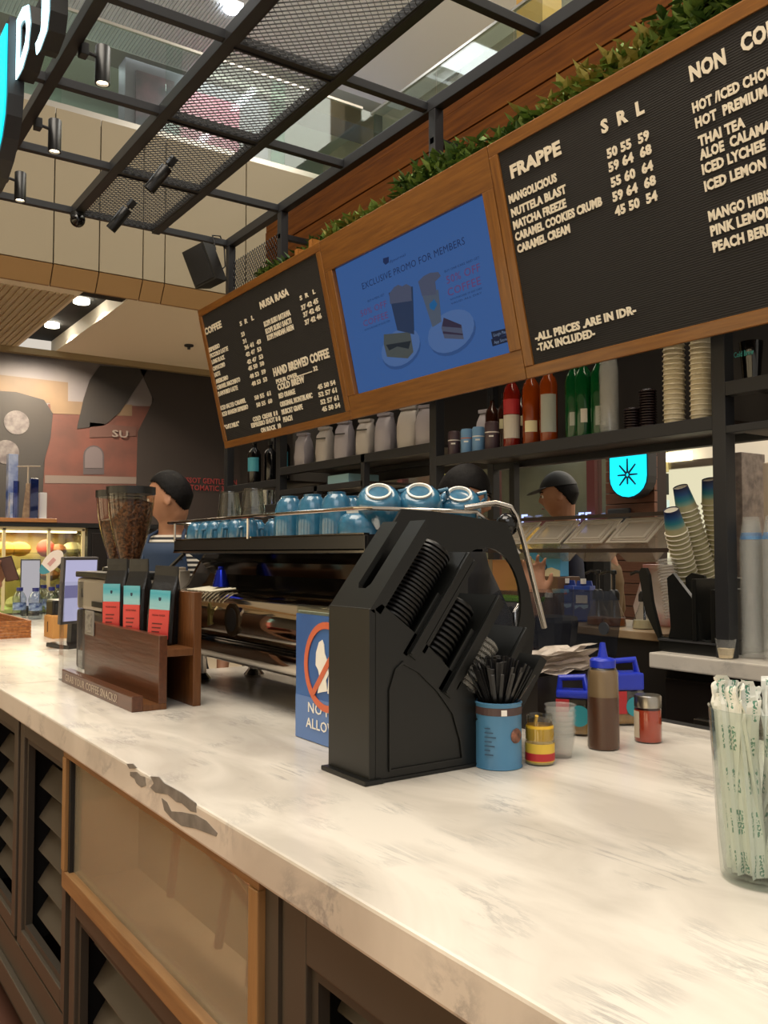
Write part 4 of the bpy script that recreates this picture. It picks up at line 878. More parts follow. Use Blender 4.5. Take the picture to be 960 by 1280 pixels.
for i, (x, lb) in enumerate(((-2.745, 'left clear glass tumbler upside down on the espresso machine'), (-2.565, 'right clear glass tumbler upside down on the espresso machine'))):
    t = thing('glass_tumbler', lb, 'glass', (x - .035, 1.275, z0 + .105), group='upturned glass tumblers')
    MB().lathe([(.040, 0), (.042, .001), (.036, .055), (.032, .088), (.031, .092), (0, .092), (0, .09), (.028, .085), (.033, .05), (.040, 0)], seg=20).build('glass_body', TG, t, smooth=True)
    MB().lathe([(.037, .02), (.0375, .023), (.037, .026)], seg=20).build('rim_band', TG, t)
tall = [(-2.345, 1.27, 'tall blue mug upside down, leftmost of the large cups'), (-2.235, 1.285, 'tall blue mug upside down, second of the large cups'), (-2.11, 1.29, 'tall blue mug upside down, third of the large cups')]
m0 = None
for x, y, lb in tall:
    if m0 is None: m0 = blue_cup('blue_mug', lb, 'mug', .048, .152, (x, y, z0), (0, 0, rad(30)), group='tall blue mugs on the machine', handle=False)
    else: copy_tree(m0, (x, y, z0), (0, 0, rad(75)), lb)
for i in range(4): copy_tree(m0, (-2.36 + .12 * i, 1.42, z0), (0, 0, rad(40 * i)), 'tall blue mug in the rear row on the machine, behind the front mugs')
# latte bowls: upright lower row, tilted upper row with the white foot ring towards the viewer
lc = None
for i, (x, y) in enumerate([(-1.99, 1.285), (-1.925, 1.41), (-1.93, 1.53)]):
    lb = ['lower blue latte bowl at the machine corner', 'lower blue latte bowl second from the machine corner', 'lower blue latte bowl farthest back on the right'][i]
    if lc is None: lc = blue_cup('latte_bowl', lb, 'bowl', .060, .095, (x, y, z0), (0, 0, rad(-60)), group='blue latte bowls at the machine corner', handle=False, foot=True)
    else: copy_tree(lc, (x, y, z0), (0, 0, rad(-80)), lb)
up_ = None
for i, (u, v, lb) in enumerate([(474, 632, 'tilted blue latte bowl showing a white foot ring, leftmost'), (524, 631, 'tilted blue latte bowl showing a white foot ring, middle'), (573, 634, 'tilted blue latte bowl showing a white foot ring, rightmost')]):
    p = onX(u, v + 12, -1.93 if i else -1.97); rot = (rad(22), rad(34), 0)
    if up_ is None: up_ = blue_cup('latte_bowl', lb, 'bowl', .063, .075, p, rot, group='blue latte bowls at the machine corner', foot=True)
    else: copy_tree(up_, p, rot, lb)

# ================================================================== NO PETS SIGN
np_ = thing('no_pets_sign', 'blue NO PETS ALLOWED sign in an acrylic stand beside the black lid organiser', 'sign', (-1.78, 1.08, CT))
MB().box(-1.95, -1.60, 1.078, 1.081, CT, 1.375, .001).build('acrylic', GLASS, np_, w=True)
MB().box(-1.95, -1.60, 1.081, 1.087, CT + .004, 1.36, .001).build('back_sheet', WHITE, np_, w=True)
MB().box(-1.95, -1.60, 1.0765, 1.0775, CT + .002, 1.353).build('print', mat('sign_blue', '2f62a5', .4, col2='1f4f94', nscale=6), np_, w=True)
MB().box(-1.95, -1.60, 1.0755, 1.0765, CT + .002, 1.155).build('lower_band', mat('sign_pale_blue', '5679b4', .4), np_, w=True)
cx, cz, rr = -1.80, 1.235, .105
cir = lambda r, n=36: [(cx + r * math.cos(2 * PI * i / n), cz + r * math.sin(2 * PI * i / n)) for i in range(n)]
ORG = mat('sign_orange', 'c9623f', .4)
MB().ring(cir(rr), cir(rr - .016), (1.0735, 1.0755), 'y').build('ban_ring', ORG, np_, w=True)
MB().box(-rr + .01, rr - .01, -.0, .0018, -.0075, .0075, M=Matrix.Translation((cx, 1.0725, cz)) @ Matrix.Rotation(rad(-48), 4, 'Y')).build('ban_bar', ORG, np_, w=True)
dog = [(-.060, .0), (-.058, .03), (-.045, .055), (-.03, .062), (-.022, .052), (-.018, .03), (-.005, .012), (0, -.015), (-.012, -.03), (-.006, -.055), (-.03, -.06), (-.05, -.065), (-.04, -.03), (-.048, -.01)]
MB().poly([(cx + .01 + x, cz + z) for x, z in dog], (1.0738, 1.0755), 'y').build('dog_silhouette', WHITE, np_, w=True)
cat_ = [(.0, -.06), (.055, -.06), (.07, -.04), (.055, .0), (.045, .03), (.05, .045), (.035, .035), (.02, .045), (.018, .02), (.005, -.02)]
MB().poly([(cx + .005 + x, cz + z) for x, z in cat_], (1.0738, 1.0755), 'y').build('cat_silhouette', WHITE, np_, w=True)
text('NO PETS', .17, .024, WHITE, np_, (-.105, -.0055, .070), 'lettering', bold=.01, th=.0008, split=True); text('ALLOWED', .19, .024, WHITE, np_, (-.115, -.0055, .033), 'lettering', bold=.01, th=.0008, split=True)

# ================================================================== LID ORGANISER
ORGB = mat('organiser_black', '111211', .36, spec=.4); ORGD = mat('organiser_inner', '0f0f0f', .5)
lo_ = thing('lid_organiser', 'large black plastic lid and straw organiser with slanting pockets and a round hole', 'organiser', (-1.54, 1.15, CT))
XL, XR = -1.617, -1.462
MB().box(XL - .006, XR + .008, .955, 1.0, CT, CT + .010, .003).build('base_foot', ORGB, lo_, w=True)
MB().box(XL - .004, XR + .004, .965, 1.30, CT + .0, CT + .008, .002).build('base_plate', ORGB, lo_, w=True)
# front wall, vertical then slanting, with a U slot in the slanting part
MB().box(XL, XR, .970, .985, CT + .008, 1.392, .002).build('front_panel', ORGB, lo_, w=True)
slL = math.hypot(.135, .178); slA = math.atan2(.135, .178)
def slant(name, y, z, L, x0, x1, slot=True, th=.012, mtl=None, up=0.0):
    """panel leaning back (towards +Y) from its foot (y,z), optional U slot open at the top"""
    w_ = x1 - x0; o = []
    if slot:
        s0, s1 = w_ * .36, w_ * .66; zb = L * .22
        o = [(0, 0), (w_, 0), (w_, L), (s1, L), (s1, zb + .012), (s1 - .010, zb), (s0 + .010, zb), (s0, zb + .012), (s0, L), (0, L)]
    else: o = [(0, 0), (w_, 0), (w_, L), (0, L)]
    b = MB().poly(o, (0, th), 'y'); t = b.build(name, mtl or ORGB, lo_, rot=(-slA, 0, 0)); t.location = Vector((x0, y, z)) - lo_.location; return t
slant('slotted_front', .972, 1.390, .225, XL, XR)
# side panels: near (+X) with openings between dividers, far (-X) with the big round hole
sd = [(.985, CT + .008), (1.30, CT + .008), (1.30, 1.20), (1.18, 1.225), (1.165, 1.25), (1.06, 1.345), (1.02, 1.395), (.985, 1.392)]
MB().poly([(.985, CT + .008), (1.27, CT + .008), (1.27, 1.13), (1.262, 1.165), (1.235, 1.20), (1.10, 1.325), (1.00, 1.40), (.985, 1.392)], (XR - .010, XR), 'x').build('near_side_panel', ORGB, lo_, w=True)
# raised arch moulding on the near side
arc = [(1.015, CT + .03)] + [(1.015 + .235 * (1 - math.cos(a)) , 1.19 + .10 * math.sin(a) - .0 * a) for a in [0, .3, .6, .9, 1.2, PI / 2]] 
arc = [(1.015, CT + .02), (1.015, 1.23), (1.03, 1.27), (1.05, 1.285), (1.09, 1.265), (1.14, 1.22), (1.18, 1.17), (1.20, 1.11), (1.205, CT + .02)]
arci = [(1.019, CT + .024), (1.019, 1.228), (1.033, 1.265), (1.05, 1.278), (1.087, 1.259), (1.136, 1.216), (1.175, 1.168), (1.195, 1.11), (1.20, CT + .024)]
MB().ring(arc, arci, (XR, XR + .004), 'x').build('side_moulding', ORGB, lo_, w=True)
# far side: shield-shaped plate with circular opening
C0 = (1.405, 1.375); Rr = .125; n = 40
outer_pts = [(1.0, 1.10), (1.02, 1.40), (1.16, 1.60), (1.25, 1.597), (1.475, 1.575), (1.50, 1.53), (1.545, 1.42), (1.567, 1.33), (1.55, 1.22), (1.48, 1.14), (1.40, 1.10)]
def ray_poly(c, a, poly):
    best = None; d = (math.cos(a), math.sin(a))
    for (x1, y1), (x2, y2) in zip(poly, poly[1:] + poly[:1]):
        ex, ey = x2 - x1, y2 - y1; den = d[0] * ey - d[1] * ex
        if abs(den) < 1e-9: continue
        t = ((x1 - c[0]) * ey - (y1 - c[1]) * ex) / den; s = ((x1 - c[0]) * d[1] - (y1 - c[1]) * d[0]) / den
        if t > 0 and -1e-6 <= s <= 1 + 1e-6 and (best is None or t > best): best = t
    return (c[0] + d[0] * best, c[1] + d[1] * best)
ang = sorted([2 * PI * i / n for i in range(n)] + [math.atan2(p[1] - C0[1], p[0] - C0[0]) % (2 * PI) for p in outer_pts])
MB().ring([ray_poly(C0, a, outer_pts) for a in ang], [(C0[0] + Rr * .92 * math.cos(a), C0[1] + Rr * 1.12 * math.sin(a)) for a in ang], (XL - .008, XL), 'x').build('ring_side_panel', ORGB, lo_, w=True)
# dividers stepping down towards the back
div = [(1.060, 1.300, .255, .026), (1.150, 1.215, .245, .026), (1.235, 1.150, .235, .024), (1.315, 1.120, .19, .022)]
for y, z, L, th in div:
    slant('divider', y, z, L, XL, XR + .004, slot=False, th=th)
for y, z, L, th in div[:3]:
    t = MB().box(XR + .004, XR + .012, 0, .006, 0, L, .001).build('divider_edge', ORGB, lo_, rot=(-slA, 0, 0)); t.location = Vector((0, y + .002, z)) - Vector((0, lo_.location.y, lo_.location.z)); t.location.x = -lo_.location.x
# side wall strips that leave a U-shaped opening to each pocket
for y, z, L, wd in ((.984, 1.388, .205, .016), (1.050, 1.300, .15, .013), (1.140, 1.222, .15, .012), (1.098, 1.300, .235, .010), (1.184, 1.22, .22, .010)):
    t = MB().box(XR - .006, XR, 0, wd, 0, L, .001).build('side_strip', ORGB, lo_, rot=(-slA, 0, 0)); t.location = Vector((-lo_.location.x, y - lo_.location.y, z - lo_.location.z))
# pocket bottoms
for (y, z) in ((1.0, 1.31), (1.075, 1.25), (1.165, 1.18), (1.25, 1.12)):
    b = MB().box(XL, XR - .013, 0, .075, 0, .008).build('pocket_floor', ORGB, lo_, rot=(-slA, 0, 0)); b.location = Vector((0, y, z)) - lo_.location; b.location.x = -lo_.location.x
MB().poly([(.99, 1.08), (1.28, 1.08), (1.33, 1.16), (1.20, 1.20), (1.06, 1.31), (1.0, 1.35)], (XL, XL + .006), 'x').build('inner_wall', ORGD, lo_, w=True)
# stacked lids in the pockets
def lid_stack(name, label, grp, cat, r, n, y, z, pitch, m, x=(XL + XR) / 2 + .012, h=.012):
    ax = Vector((0, math.sin(slA), math.cos(slA))); me = MB().lathe([(0, h * .9), (r * .8, h * .9), (r * .86, h * .5), (r * .97, h * .45), (r, .001), (r * .97, 0), (0, 0)], seg=24).build(name, m, mesh_only=True, smooth=True)
    for i in range(n):
        o = bpy.data.objects.new(name, me); COL.objects.link(o); o.location = Vector((x, y, z)) + ax * pitch * i; o.rotation_euler = (-slA, 0, 0); tag(o, label, cat, grp)
LIDM = mat('black_lid', '0f0f10', .35); CLL = haze('clear_lid', 'c9c6be', .30, .12)
lid_stack('cup_lid', 'black cup lid stacked in the tallest pocket of the organiser', 'black lids in the first pocket', 'lid', .040, 24, 1.030, 1.335, .0092, LIDM, x=-1.502)
lid_stack('cup_lid', 'black cup lid stacked in the second pocket of the organiser', 'black lids in the second pocket', 'lid', .038, 14, 1.130, 1.262, .0118, LIDM, x=-1.500)
lid_stack('clear_lid', 'clear dome lid stacked in the third pocket of the organiser', 'clear lids in the third pocket', 'lid', .036, 12, 1.215, 1.195, .012, CLL, x=-1.50)

# ================================================================== SMALL THINGS ON THE COUNTER
cn = thing('blue_tin_can', 'blue tin can with brown band holding black wrapped straws', 'can', (-1.44, 1.285, CT))
MB().lathe([(0, 0), (.049, 0), (.051, .002), (.049, .006), (.049, .132), (.051, .136), (.048, .138), (.046, .132), (.046, .006), (0, .006)], seg=32).build('body', mat('tin_blue', '4f86ad', .4, col2='44779c', nscale=5), cn, smooth=True)
MB().lathe([(.0495, .112), (.0497, .113), (.0497, .127), (.0495, .128)], seg=32).build('brown_band', mat('tin_brown', '4d3a38', .5), cn)
MB().box(-.006, .006, -.0, .0015, 0, .012, M=Matrix.Rotation(rad(62), 4, 'Z') @ Matrix.Translation((0, -.0515, .113))).build('band_mark', WHITE, cn)
for i in range(7):
    a = rad(12); Mx = Matrix.Rotation(rad(48 - 14), 4, 'Z') @ Matrix.Translation((-.017, -.0502, .085 - i * .009))
    MB().box(0, .012 + .016 * ((i * 7) % 5) / 5, 0, .0008, 0, .0022, M=Mx).build('print_line', mat('tin_print', '2c4a66', .5), cn)
MB().sphere((0, 0, 0), .016, 10, (.35, 1, 1)).build('portrait_print', mat('tin_portrait', '3b2420', .5, col2='8d5a45', nscale=60), cn, loc=(.0482, .006, .07), rot=(0, 0, rad(6)))
SB = mat('black_wrap', '141416', .3); R = random.Random(3)
sm_ = MB().box(-.0036, .0036, -.0010, .0010, 0, .225, .0005).build('wrapped_straw', SB, mesh_only=True)
for i in range(95):
    a = R.uniform(0, 2 * PI); r1 = R.uniform(.0, .034); r2 = R.uniform(.0, .098); o = bpy.data.objects.new('wrapped_straw', sm_); COL.objects.link(o)
    p0 = Vector((-1.44 - r2 * .45 * math.cos(a), 1.285 - r2 * .45 * math.sin(a), CT + .008)); p1 = Vector((-1.44 + r2 * math.cos(a), 1.285 + r2 * math.sin(a), CT + .205 + R.uniform(0, .03)))
    o.location = p0; q = (p1 - p0).to_track_quat('Z', 'Y'); o.rotation_mode = 'QUATERNION'; o.rotation_quaternion = q
    tag(o, 'black paper wrapped straw standing in the blue tin can', 'straw', 'black wrapped straws in the blue can')
def jar(name, label, cat, loc, parts, group=None, rz=0):
    t = thing(name, label, cat, loc, rz, group)
    for n_, prof, m in parts: MB().lathe(prof, seg=28).build(n_, m, t, smooth=True)
    return t
YEL = mat('sprinkle_yellow', 'e0b32a', .45)
yj = jar('sprinkle_jar', 'small clear jar with yellow lid insert and red and yellow label', 'jar', (-1.405, 1.372, CT), [
    ('glass_body', [(0, 0), (.029, 0), (.031, .004), (.031, .075), (.027, .084), (.027, .100), (.028, .104)], glassmat('jar_glass', 'e3e3dc', .14)),
    ('contents', [(0, .003), (.029, .003), (.029, .045), (0, .045)], mat('pale_sprinkles', 'c9b36a', .6, col2='e0cf95', nscale=120)),
    ('yellow_band', [(.0295, .052), (.030, .052), (.030, .080), (.028, .083)], YEL), ('label', [(.0314, .008), (.0316, .008), (.0316, .046), (.0314, .046)], mat('label_yellow', 'd9b640', .5)), ('red_label', [(.0317, .010), (.0318, .010), (.0318, .026), (.0317, .026)], mat('label_red', 'b3262c', .5))])
MB().tube([(0, -.015, .078), (.012, -.02, .105)], .004, 8).build('spout', YEL, yj)
CUPC = haze('clear_cup', 'cfd0cb', .16, .08)
cc0 = None
for i in range(7):
    if cc0 is None:
        cc0 = thing('clear_sauce_cup', 'small clear sauce cup in the stack behind the sprinkle jar', 'cup', (-1.425, 1.455, CT), group='clear sauce cups stacked behind the sprinkle jar')
        MB().lathe([(0, 0), (.024, 0), (.033, .045), (.035, .046), (.035, .048), (.031, .046), (.023, .002)], seg=24).build('cup_wall', CUPC, cc0, smooth=True)
    else: copy_tree(cc0, (-1.425, 1.455, CT + .0112 * i))
sq = jar('squeeze_bottle', 'squeeze bottle of brown sauce with a blue nozzle cap', 'bottle', (-1.43, 1.60, CT), [
    ('body', [(0, 0), (.033, 0), (.0365, .004), (.0355, .12), (.0345, .175), (.030, .185), (.027, .188)], glassmat('frosted_plastic', 'cfc4b2', .12, .35)),
    ('sauce', [(0, .002), (.0345, .002), (.0345, .12), (0, .12)], mat('brown_sauce', '7a5442', .4)),
    ('frost_upper', [(.0348, .12), (.0335, .172), (.029, .182)], mat('frosted_upper', 'b9ac98', .5)),
    ('cap', [(.026, .186), (.0295, .187), (.0295, .203), (.026, .207), (.012, .210), (.009, .224), (.006, .243), (0, .244)], mat('cap_blue', '1f35b8', .35))])
rj = jar('spice_jar', 'orange red shaker jar with a metal lid and pale label', 'jar', (-1.42, 1.745, CT), [
    ('glass_body', [(0, 0), (.030, 0), (.032, .003), (.032, .078), (.029, .084)], glassmat('jar_glass', 'e3e3dc', .14)),
    ('contents', [(0, .003), (.0305, .003), (.0305, .077), (0, .077)], mat('orange_red_powder', 'd0492a', .5)),
    ('lid', [(.0305, .082), (.032, .083), (.032, .108), (.030, .111), (0, .112)], STEELB)])
MB().poly([(.0325 * math.cos(rad(a)), .0325 * math.sin(rad(a))) for a in range(-140, -89, 10)] + [(.031 * math.cos(rad(a)), .031 * math.sin(rad(a))) for a in range(-90, -141, -10)], (.012, .074), 'z').build('label', mat('pale_label', 'c9b9a0', .6), rj)
CB = mat('cap_blue', '1f35b8', .35)
def jug(label, loc, rz, w=.043, d=.034, h=.092, hl=.018):
    t = thing('handled_jug', label, 'container', loc, rz, 'clear tubs with blue handles')
    MB().box(-w, w, -d, d, .002, h, .012).build('tub', glassmat('jar_glass', 'e3e3dc', .14), t, smooth=False)
    MB().box(-w + .004, w - .004, -d + .004, d - .004, .004, h * .55, .008).build('powder', mat('tan_powder', 'a8793a', .6, col2='c79a55', nscale=40), t)
    MB().box(-w * .95, w * .95, -d * .95, d * .95, h, h + hl, .006).build('lid', CB, t)
    MB().tube([(-w * .8, 0, h + hl - .01), (-w * .75, 0, h + hl + .028), (w * .6, 0, h + hl + .032), (w * .8, 0, h + hl - .01)], .009, 10).build('handle', CB, t, smooth=True)
    MB().box(-w * .95, -w * .2, -d - .0015, -d + .001, h * .35, h * .98, .0004).build('red_label', mat('label_red', 'b3262c', .5), t)
    MB().poly([(w * .35 + .026 * math.cos(a), h * .55 + .026 * math.sin(a)) for a in [i * PI / 12 for i in range(24)]], (-d - .003, -d - .0012), 'y').build('teal_roundel', mat('teal_roundel', '2a8f9a', .5), t)
    return t
jug('tub of powder with blue handle lid and teal roundel, left of the sauce bottle', (-1.585, 1.665, CT), rad(40))
j2 = jug('tub of powder with tall blue handle lid, right behind the sauce bottle', (-1.60, 1.875, CT), rad(62), hl=.045)
bx = thing('bag_tray', 'black box of clear cellophane bags behind the tubs', 'box', (-1.75, 1.73, CT))
MB().ring([(-1.84, 1.62), (-1.645, 1.60), (-1.665, 1.84), (-1.86, 1.86)], [(-1.833, 1.627), (-1.652, 1.608), (-1.672, 1.833), (-1.853, 1.852)], (CT, 1.185), 'z').build('wall', mat('dark_brown_box', '1a1310', .5), bx, w=True)
MB().poly([(-1.833, 1.627), (-1.652, 1.608), (-1.672, 1.833), (-1.853, 1.852)], (CT, CT + .1), 'z').build('floor_insert', MATS['dark_brown_box'], bx, w=True)
CEL = mat('cellophane', 'cfc2b4', .22, alpha=.85, bump=1.0, nscale=30)
R = random.Random(5)
for i in range(6):
    b = bmesh.new(); nx, ny = 8, 6; g = [[b.verts.new(((x / nx - .5) * .20, (y / ny - .5) * .17, R.uniform(0, .013) + .010 * math.sin(x * 1.3 + i))) for x in range(nx + 1)] for y in range(ny + 1)]
    for y in range(ny):
        for x in range(nx): b.faces.new((g[y][x], g[y][x + 1], g[y + 1][x + 1], g[y + 1][x]))
    m = MB(); m.b.free(); m.b = b; o = m.build('cellophane_bag', CEL, smooth=False); o.location = (-1.715 + R.uniform(-.012, .012), 1.715 + R.uniform(-.012, .012), 1.190 + .008 * i); o.rotation_euler = (rad(6), rad(-8), rad(-12 + R.uniform(-14, 14)))
    tag(o, 'crinkled clear cellophane bag piled on the black box', 'bag', 'cellophane bags on the black box')

# glass jar of paper straws at the right edge
gj = thing('straw_jar', 'large tapered clear glass jar at the right edge full of paper wrapped straws', 'jar', (-.735, 1.145, CT))
MB().lathe([(0, 0), (.052, 0), (.058, .006), (.061, .05), (.068, .19), (.0705, .232), (.0715, .236), (.0685, .234), (.066, .19), (.058, .05), (.053, .010), (0, .009)], seg=48).build('glass_body', glassmat('jar_clear', 'f3f7f5', .09), gj, smooth=True)
PW = bpy.data.materials.new('paper_wrap'); PW.use_nodes = True; nt = PW.node_tree; N = nt.nodes.new; L = nt.links.new; pb_ = nt.nodes['Principled BSDF']
tc = N('ShaderNodeTexCoord'); mp = N('ShaderNodeMapping'); mp.inputs['Scale'].default_value = (300, 1, 260); nz = N('ShaderNodeTexNoise'); nz.inputs['Scale'].default_value = 1; nz.inputs['Detail'].default_value = 1
L(tc.outputs['Object'], mp.inputs[0]); L(mp.outputs[0], nz.inputs[0])
sp3 = N('ShaderNodeSeparateXYZ'); L(tc.outputs['Object'], sp3.inputs[0])
wv = N('ShaderNodeMath'); wv.operation = 'SINE'; ml = N('ShaderNodeMath'); ml.operation = 'MULTIPLY'; ml.inputs[1].default_value = 110; L(sp3.outputs[2], ml.inputs[0]); L(ml.outputs[0], wv.inputs[0])
g1_ = N('ShaderNodeMath'); g1_.operation = 'GREATER_THAN'; g1_.inputs[1].default_value = -.25; L(wv.outputs[0], g1_.inputs[0])
ab = N('ShaderNodeMath'); ab.operation = 'ABSOLUTE'; L(sp3.outputs[0], ab.inputs[0]); g2_ = N('ShaderNodeMath'); g2_.operation = 'LESS_THAN'; g2_.inputs[1].default_value = .0032; L(ab.outputs[0], g2_.inputs[0])
g3_ = N('ShaderNodeMath'); g3_.operation = 'GREATER_THAN'; g3_.inputs[1].default_value = .5; L(nz.outputs[0], g3_.inputs[0])
m1 = N('ShaderNodeMath'); m1.operation = 'MULTIPLY'; L(g1_.outputs[0], m1.inputs[0]); L(g2_.outputs[0], m1.inputs[1]); m2 = N('ShaderNodeMath'); m2.operation = 'MULTIPLY'; L(m1.outputs[0], m2.inputs[0]); L(g3_.outputs[0], m2.inputs[1])
mx = N('ShaderNodeMix'); mx.data_type = 'RGBA'; mx.inputs[6].default_value = rgb('e9eae3'); mx.inputs[7].default_value = rgb('5f9580'); L(m2.outputs[0], mx.inputs[0]); L(mx.outputs[2], pb_.inputs['Base Color']); pb_.inputs['Roughness'].default_value = .6
pb_.inputs['Transmission Weight'].default_value = 0
def straw_mesh(Ls, seed):
    R = random.Random(seed); b = bmesh.new(); rings = []
    zz = [0, .01, .02, Ls - .03, Ls - .018, Ls - .006, Ls]
    for z in zz:
        f = .0008 if (z < .012 or z > Ls - .02) else .0032; wd = .0098 if f < .002 else .0085; jx = R.uniform(-.002, .002) if z > Ls - .02 else 0
        rings.append([b.verts.new((jx + sx * wd, sy * f + jx, z + (R.uniform(-.003, .003) if z == Ls else 0))) for sx, sy in ((-1, 0), (-.5, -1), (.5, -1), (1, 0), (.5, 1), (-.5, 1))])
    for A, B in zip(rings, rings[1:]):
        for k in range(6): b.faces.new((A[k], A[(k + 1) % 6], B[(k + 1) % 6], B[k]))
    b.faces.new(rings[0][::-1]); b.faces.new(rings[-1]); m = MB(); m.b.free(); m.b = b; return m.build('paper_straw', PW, mesh_only=True)
sms = [straw_mesh(.245, 1), straw_mesh(.262, 2), straw_mesh(.255, 4)]
R = random.Random(11); jc = Vector((-.735, 1.145, CT))
for i in range(46):
    a = R.uniform(0, 2 * PI); r1 = .044 * math.sqrt(R.random()); a2 = a + R.uniform(-.9, .9) + (2.4 if i % 4 == 0 else 0); r2 = R.uniform(.03, .056)
    if i < 8:  a = rad(195 + 9 * i); a2 = rad(178 + 10 * i); r1 = .040; r2 = .056   # those leaning on the near wall
    p0 = jc + Vector((r1 * math.cos(a), r1 * math.sin(a), .012)); p1 = jc + Vector((r2 * math.cos(a2), r2 * math.sin(a2), .235))
    o = bpy.data.objects.new('paper_straw', sms[i % 3]); COL.objects.link(o); o.location = p0; o.rotation_mode = 'QUATERNION'; o.rotation_quaternion = (p1 - p0).to_track_quat('Z', 'Y') @ Euler((0, 0, R.uniform(0, PI))).to_quaternion()
    tag(o, 'white paper wrapped straw with small green print in the glass jar', 'straw', 'paper wrapped straws in the glass jar')
# ================================================================== CUP TOWERS ON THE BACK COUNTER
BT = 1.10
CUPW = bpy.data.materials.new('gradient_paper_cup'); CUPW.use_nodes = True; nt = CUPW.node_tree; N = nt.nodes.new; L = nt.links.new
tc = N('ShaderNodeTexCoord'); s3 = N('ShaderNodeSeparateXYZ'); L(tc.outputs['Object'], s3.inputs[0]); mr = N('ShaderNodeMapRange'); mr.inputs[1].default_value = .0; mr.inputs[2].default_value = .10; L(s3.outputs[2], mr.inputs[0])
cr = N('ShaderNodeValToRGB'); e = cr.color_ramp.elements; e[0].position = 0; e[0].color = rgb('b9b48a'); e[1].position = 1; e[1].color = rgb('141f4a')
for p_, c_ in ((.24, 'b3ab86'), (.34, '7fa596'), (.52, '2d8290'), (.78, '1d4a80')): k = e.new(p_); k.color = rgb(c_)
L(mr.outputs[0], cr.inputs[0]); L(cr.outputs[0], nt.nodes['Principled BSDF'].inputs['Base Color']); nt.nodes['Principled BSDF'].inputs['Roughness'].default_value = .45
RIM = mat('cup_paper', 'e2dac6', .6)
def paper_cup(name, label, loc, q, group, r0=.0475, r1=.031, h=.105, body=CUPW):
    """inverted paper cup, rim at z=0 and base up"""
    t = thing(name, label, 'cup', loc, group=group); t.rotation_mode = 'QUATERNION'; t.rotation_quaternion = q
    MB().lathe([(r0 - .004, .001), (r0, .0), (r0 + .0018, .002), (r0, .004), (r0 - .003, .0045)], seg=24).build('rim', RIM, t, smooth=True)
    MB().lathe([(r0 - .003, .004), (r1, h), (r1 - .0015, h), (r0 - .0045, .004)], seg=24).build('body', body, t, smooth=True)
    MB().cyl(r1 - .001, h - .006, h - .005, seg=24).build('base', RIM, t)
    return t
def cup_tower(base, top, n, pitch, labels, group, name='paper_cup', proto=None, **kw):
    base, top = Vector(base), Vector(top); ax = (top - base).normalized(); q = ax.to_track_quat('Z', 'Y'); first = proto
    if n is None: n = int(((top - base).length - .105) / pitch) + 1
    for i in range(n):
        p = base + ax * pitch * i; lb = labels[1] if i == n - 1 else labels[0]
        if first is None: first = paper_cup(name, lb, p, q, group, **kw)
        else:
            c = copy_tree(first, p, None, lb, group); c.rotation_quaternion = q
    return first
c1 = cup_tower(onY(875, 790, 3.36), onY(838.5, 636, 3.08), None, .0215, ('inverted white rimmed paper cup nested in the front leaning tower', 'top blue gradient paper cup of the front leaning tower'), 'front leaning tower of paper cups')
cup_tower(onY(903, 786, 3.46), onY(850, 607, 3.16), None, .0222, ('inverted white rimmed paper cup nested in the middle leaning tower', 'top blue gradient paper cup of the middle leaning tower'), 'middle leaning tower of paper cups', proto=c1)
cup_tower(onY(914, 790, 3.50), onY(886, 594, 3.26), None, .0222, ('inverted white rimmed paper cup nested in the tower half behind the post', 'top blue gradient paper cup of the tower half behind the post'), 'tower of paper cups behind the post', proto=c1)
# black holder for the towers
hd = thing('cup_tower_holder', 'black plastic cup holder with tall curved arms on the marble back counter', 'cup holder', (-2.28, 3.15, BT))
MB().box(-2.40, -2.12, 3.02, 3.36, BT, BT + .055, .006).build('base', ORGB, hd, w=True)
MB().box(-2.40, -2.12, 3.015, 3.02, BT + .045, BT + .052).build('edge_strip', mat('edge_grey', '3a3a3c', .4), hd, w=True)
MB().poly([(-2.505, 1.42), (-2.49, 1.44), (-2.47, 1.44), (-2.455, 1.41), (-2.44, 1.30), (-2.40, 1.16), (-2.36, 1.145), (-2.345, 1.20), (-2.36, 1.40), (-2.33, 1.42), (-2.22, 1.30), (-2.20, 1.16), (-2.14, 1.15), (-2.13, BT + .05), (-2.41, BT + .05), (-2.47, 1.25)], (3.03, 3.05), 'y').build('front_plate', ORGB, hd, w=True)
MB().poly([(-2.36, 1.40), (-2.33, 1.42), (-2.27, 1.41), (-2.20, 1.16), (-2.36, 1.16)], (3.15, 3.165), 'y').build('middle_plate', ORGB, hd, w=True)
for x0, x1, z1 in ((-2.235, -2.215, 1.40), (-2.15, -2.13, 1.36)): MB().box(x0, x1, 3.02, 3.34, BT + .05, z1, .004).build('side_plate', ORGB, hd, w=True)
# clear lids in the left arm of the holder
me = MB().lathe([(0, .010), (.034, .010), (.040, .004), (.043, .003), (.043, 0), (0, 0)], seg=20).build('clear_cup', CLL, mesh_only=True, smooth=True)
q = (onY(826, 655, 3.12) - onY(844, 770, 3.12)).normalized(); qq = q.to_track_quat('Z', 'Y')
for i in range(20):
    o = bpy.data.objects.new('flat_lid', me); COL.objects.link(o); o.location = onY(844, 772, 3.12) + q * .0125 * i; o.rotation_mode = 'QUATERNION'; o.rotation_quaternion = qq
    tag(o, 'clear flat lid in the stack left of the leaning cup towers', 'lid', 'clear flat lids in the cup holder')
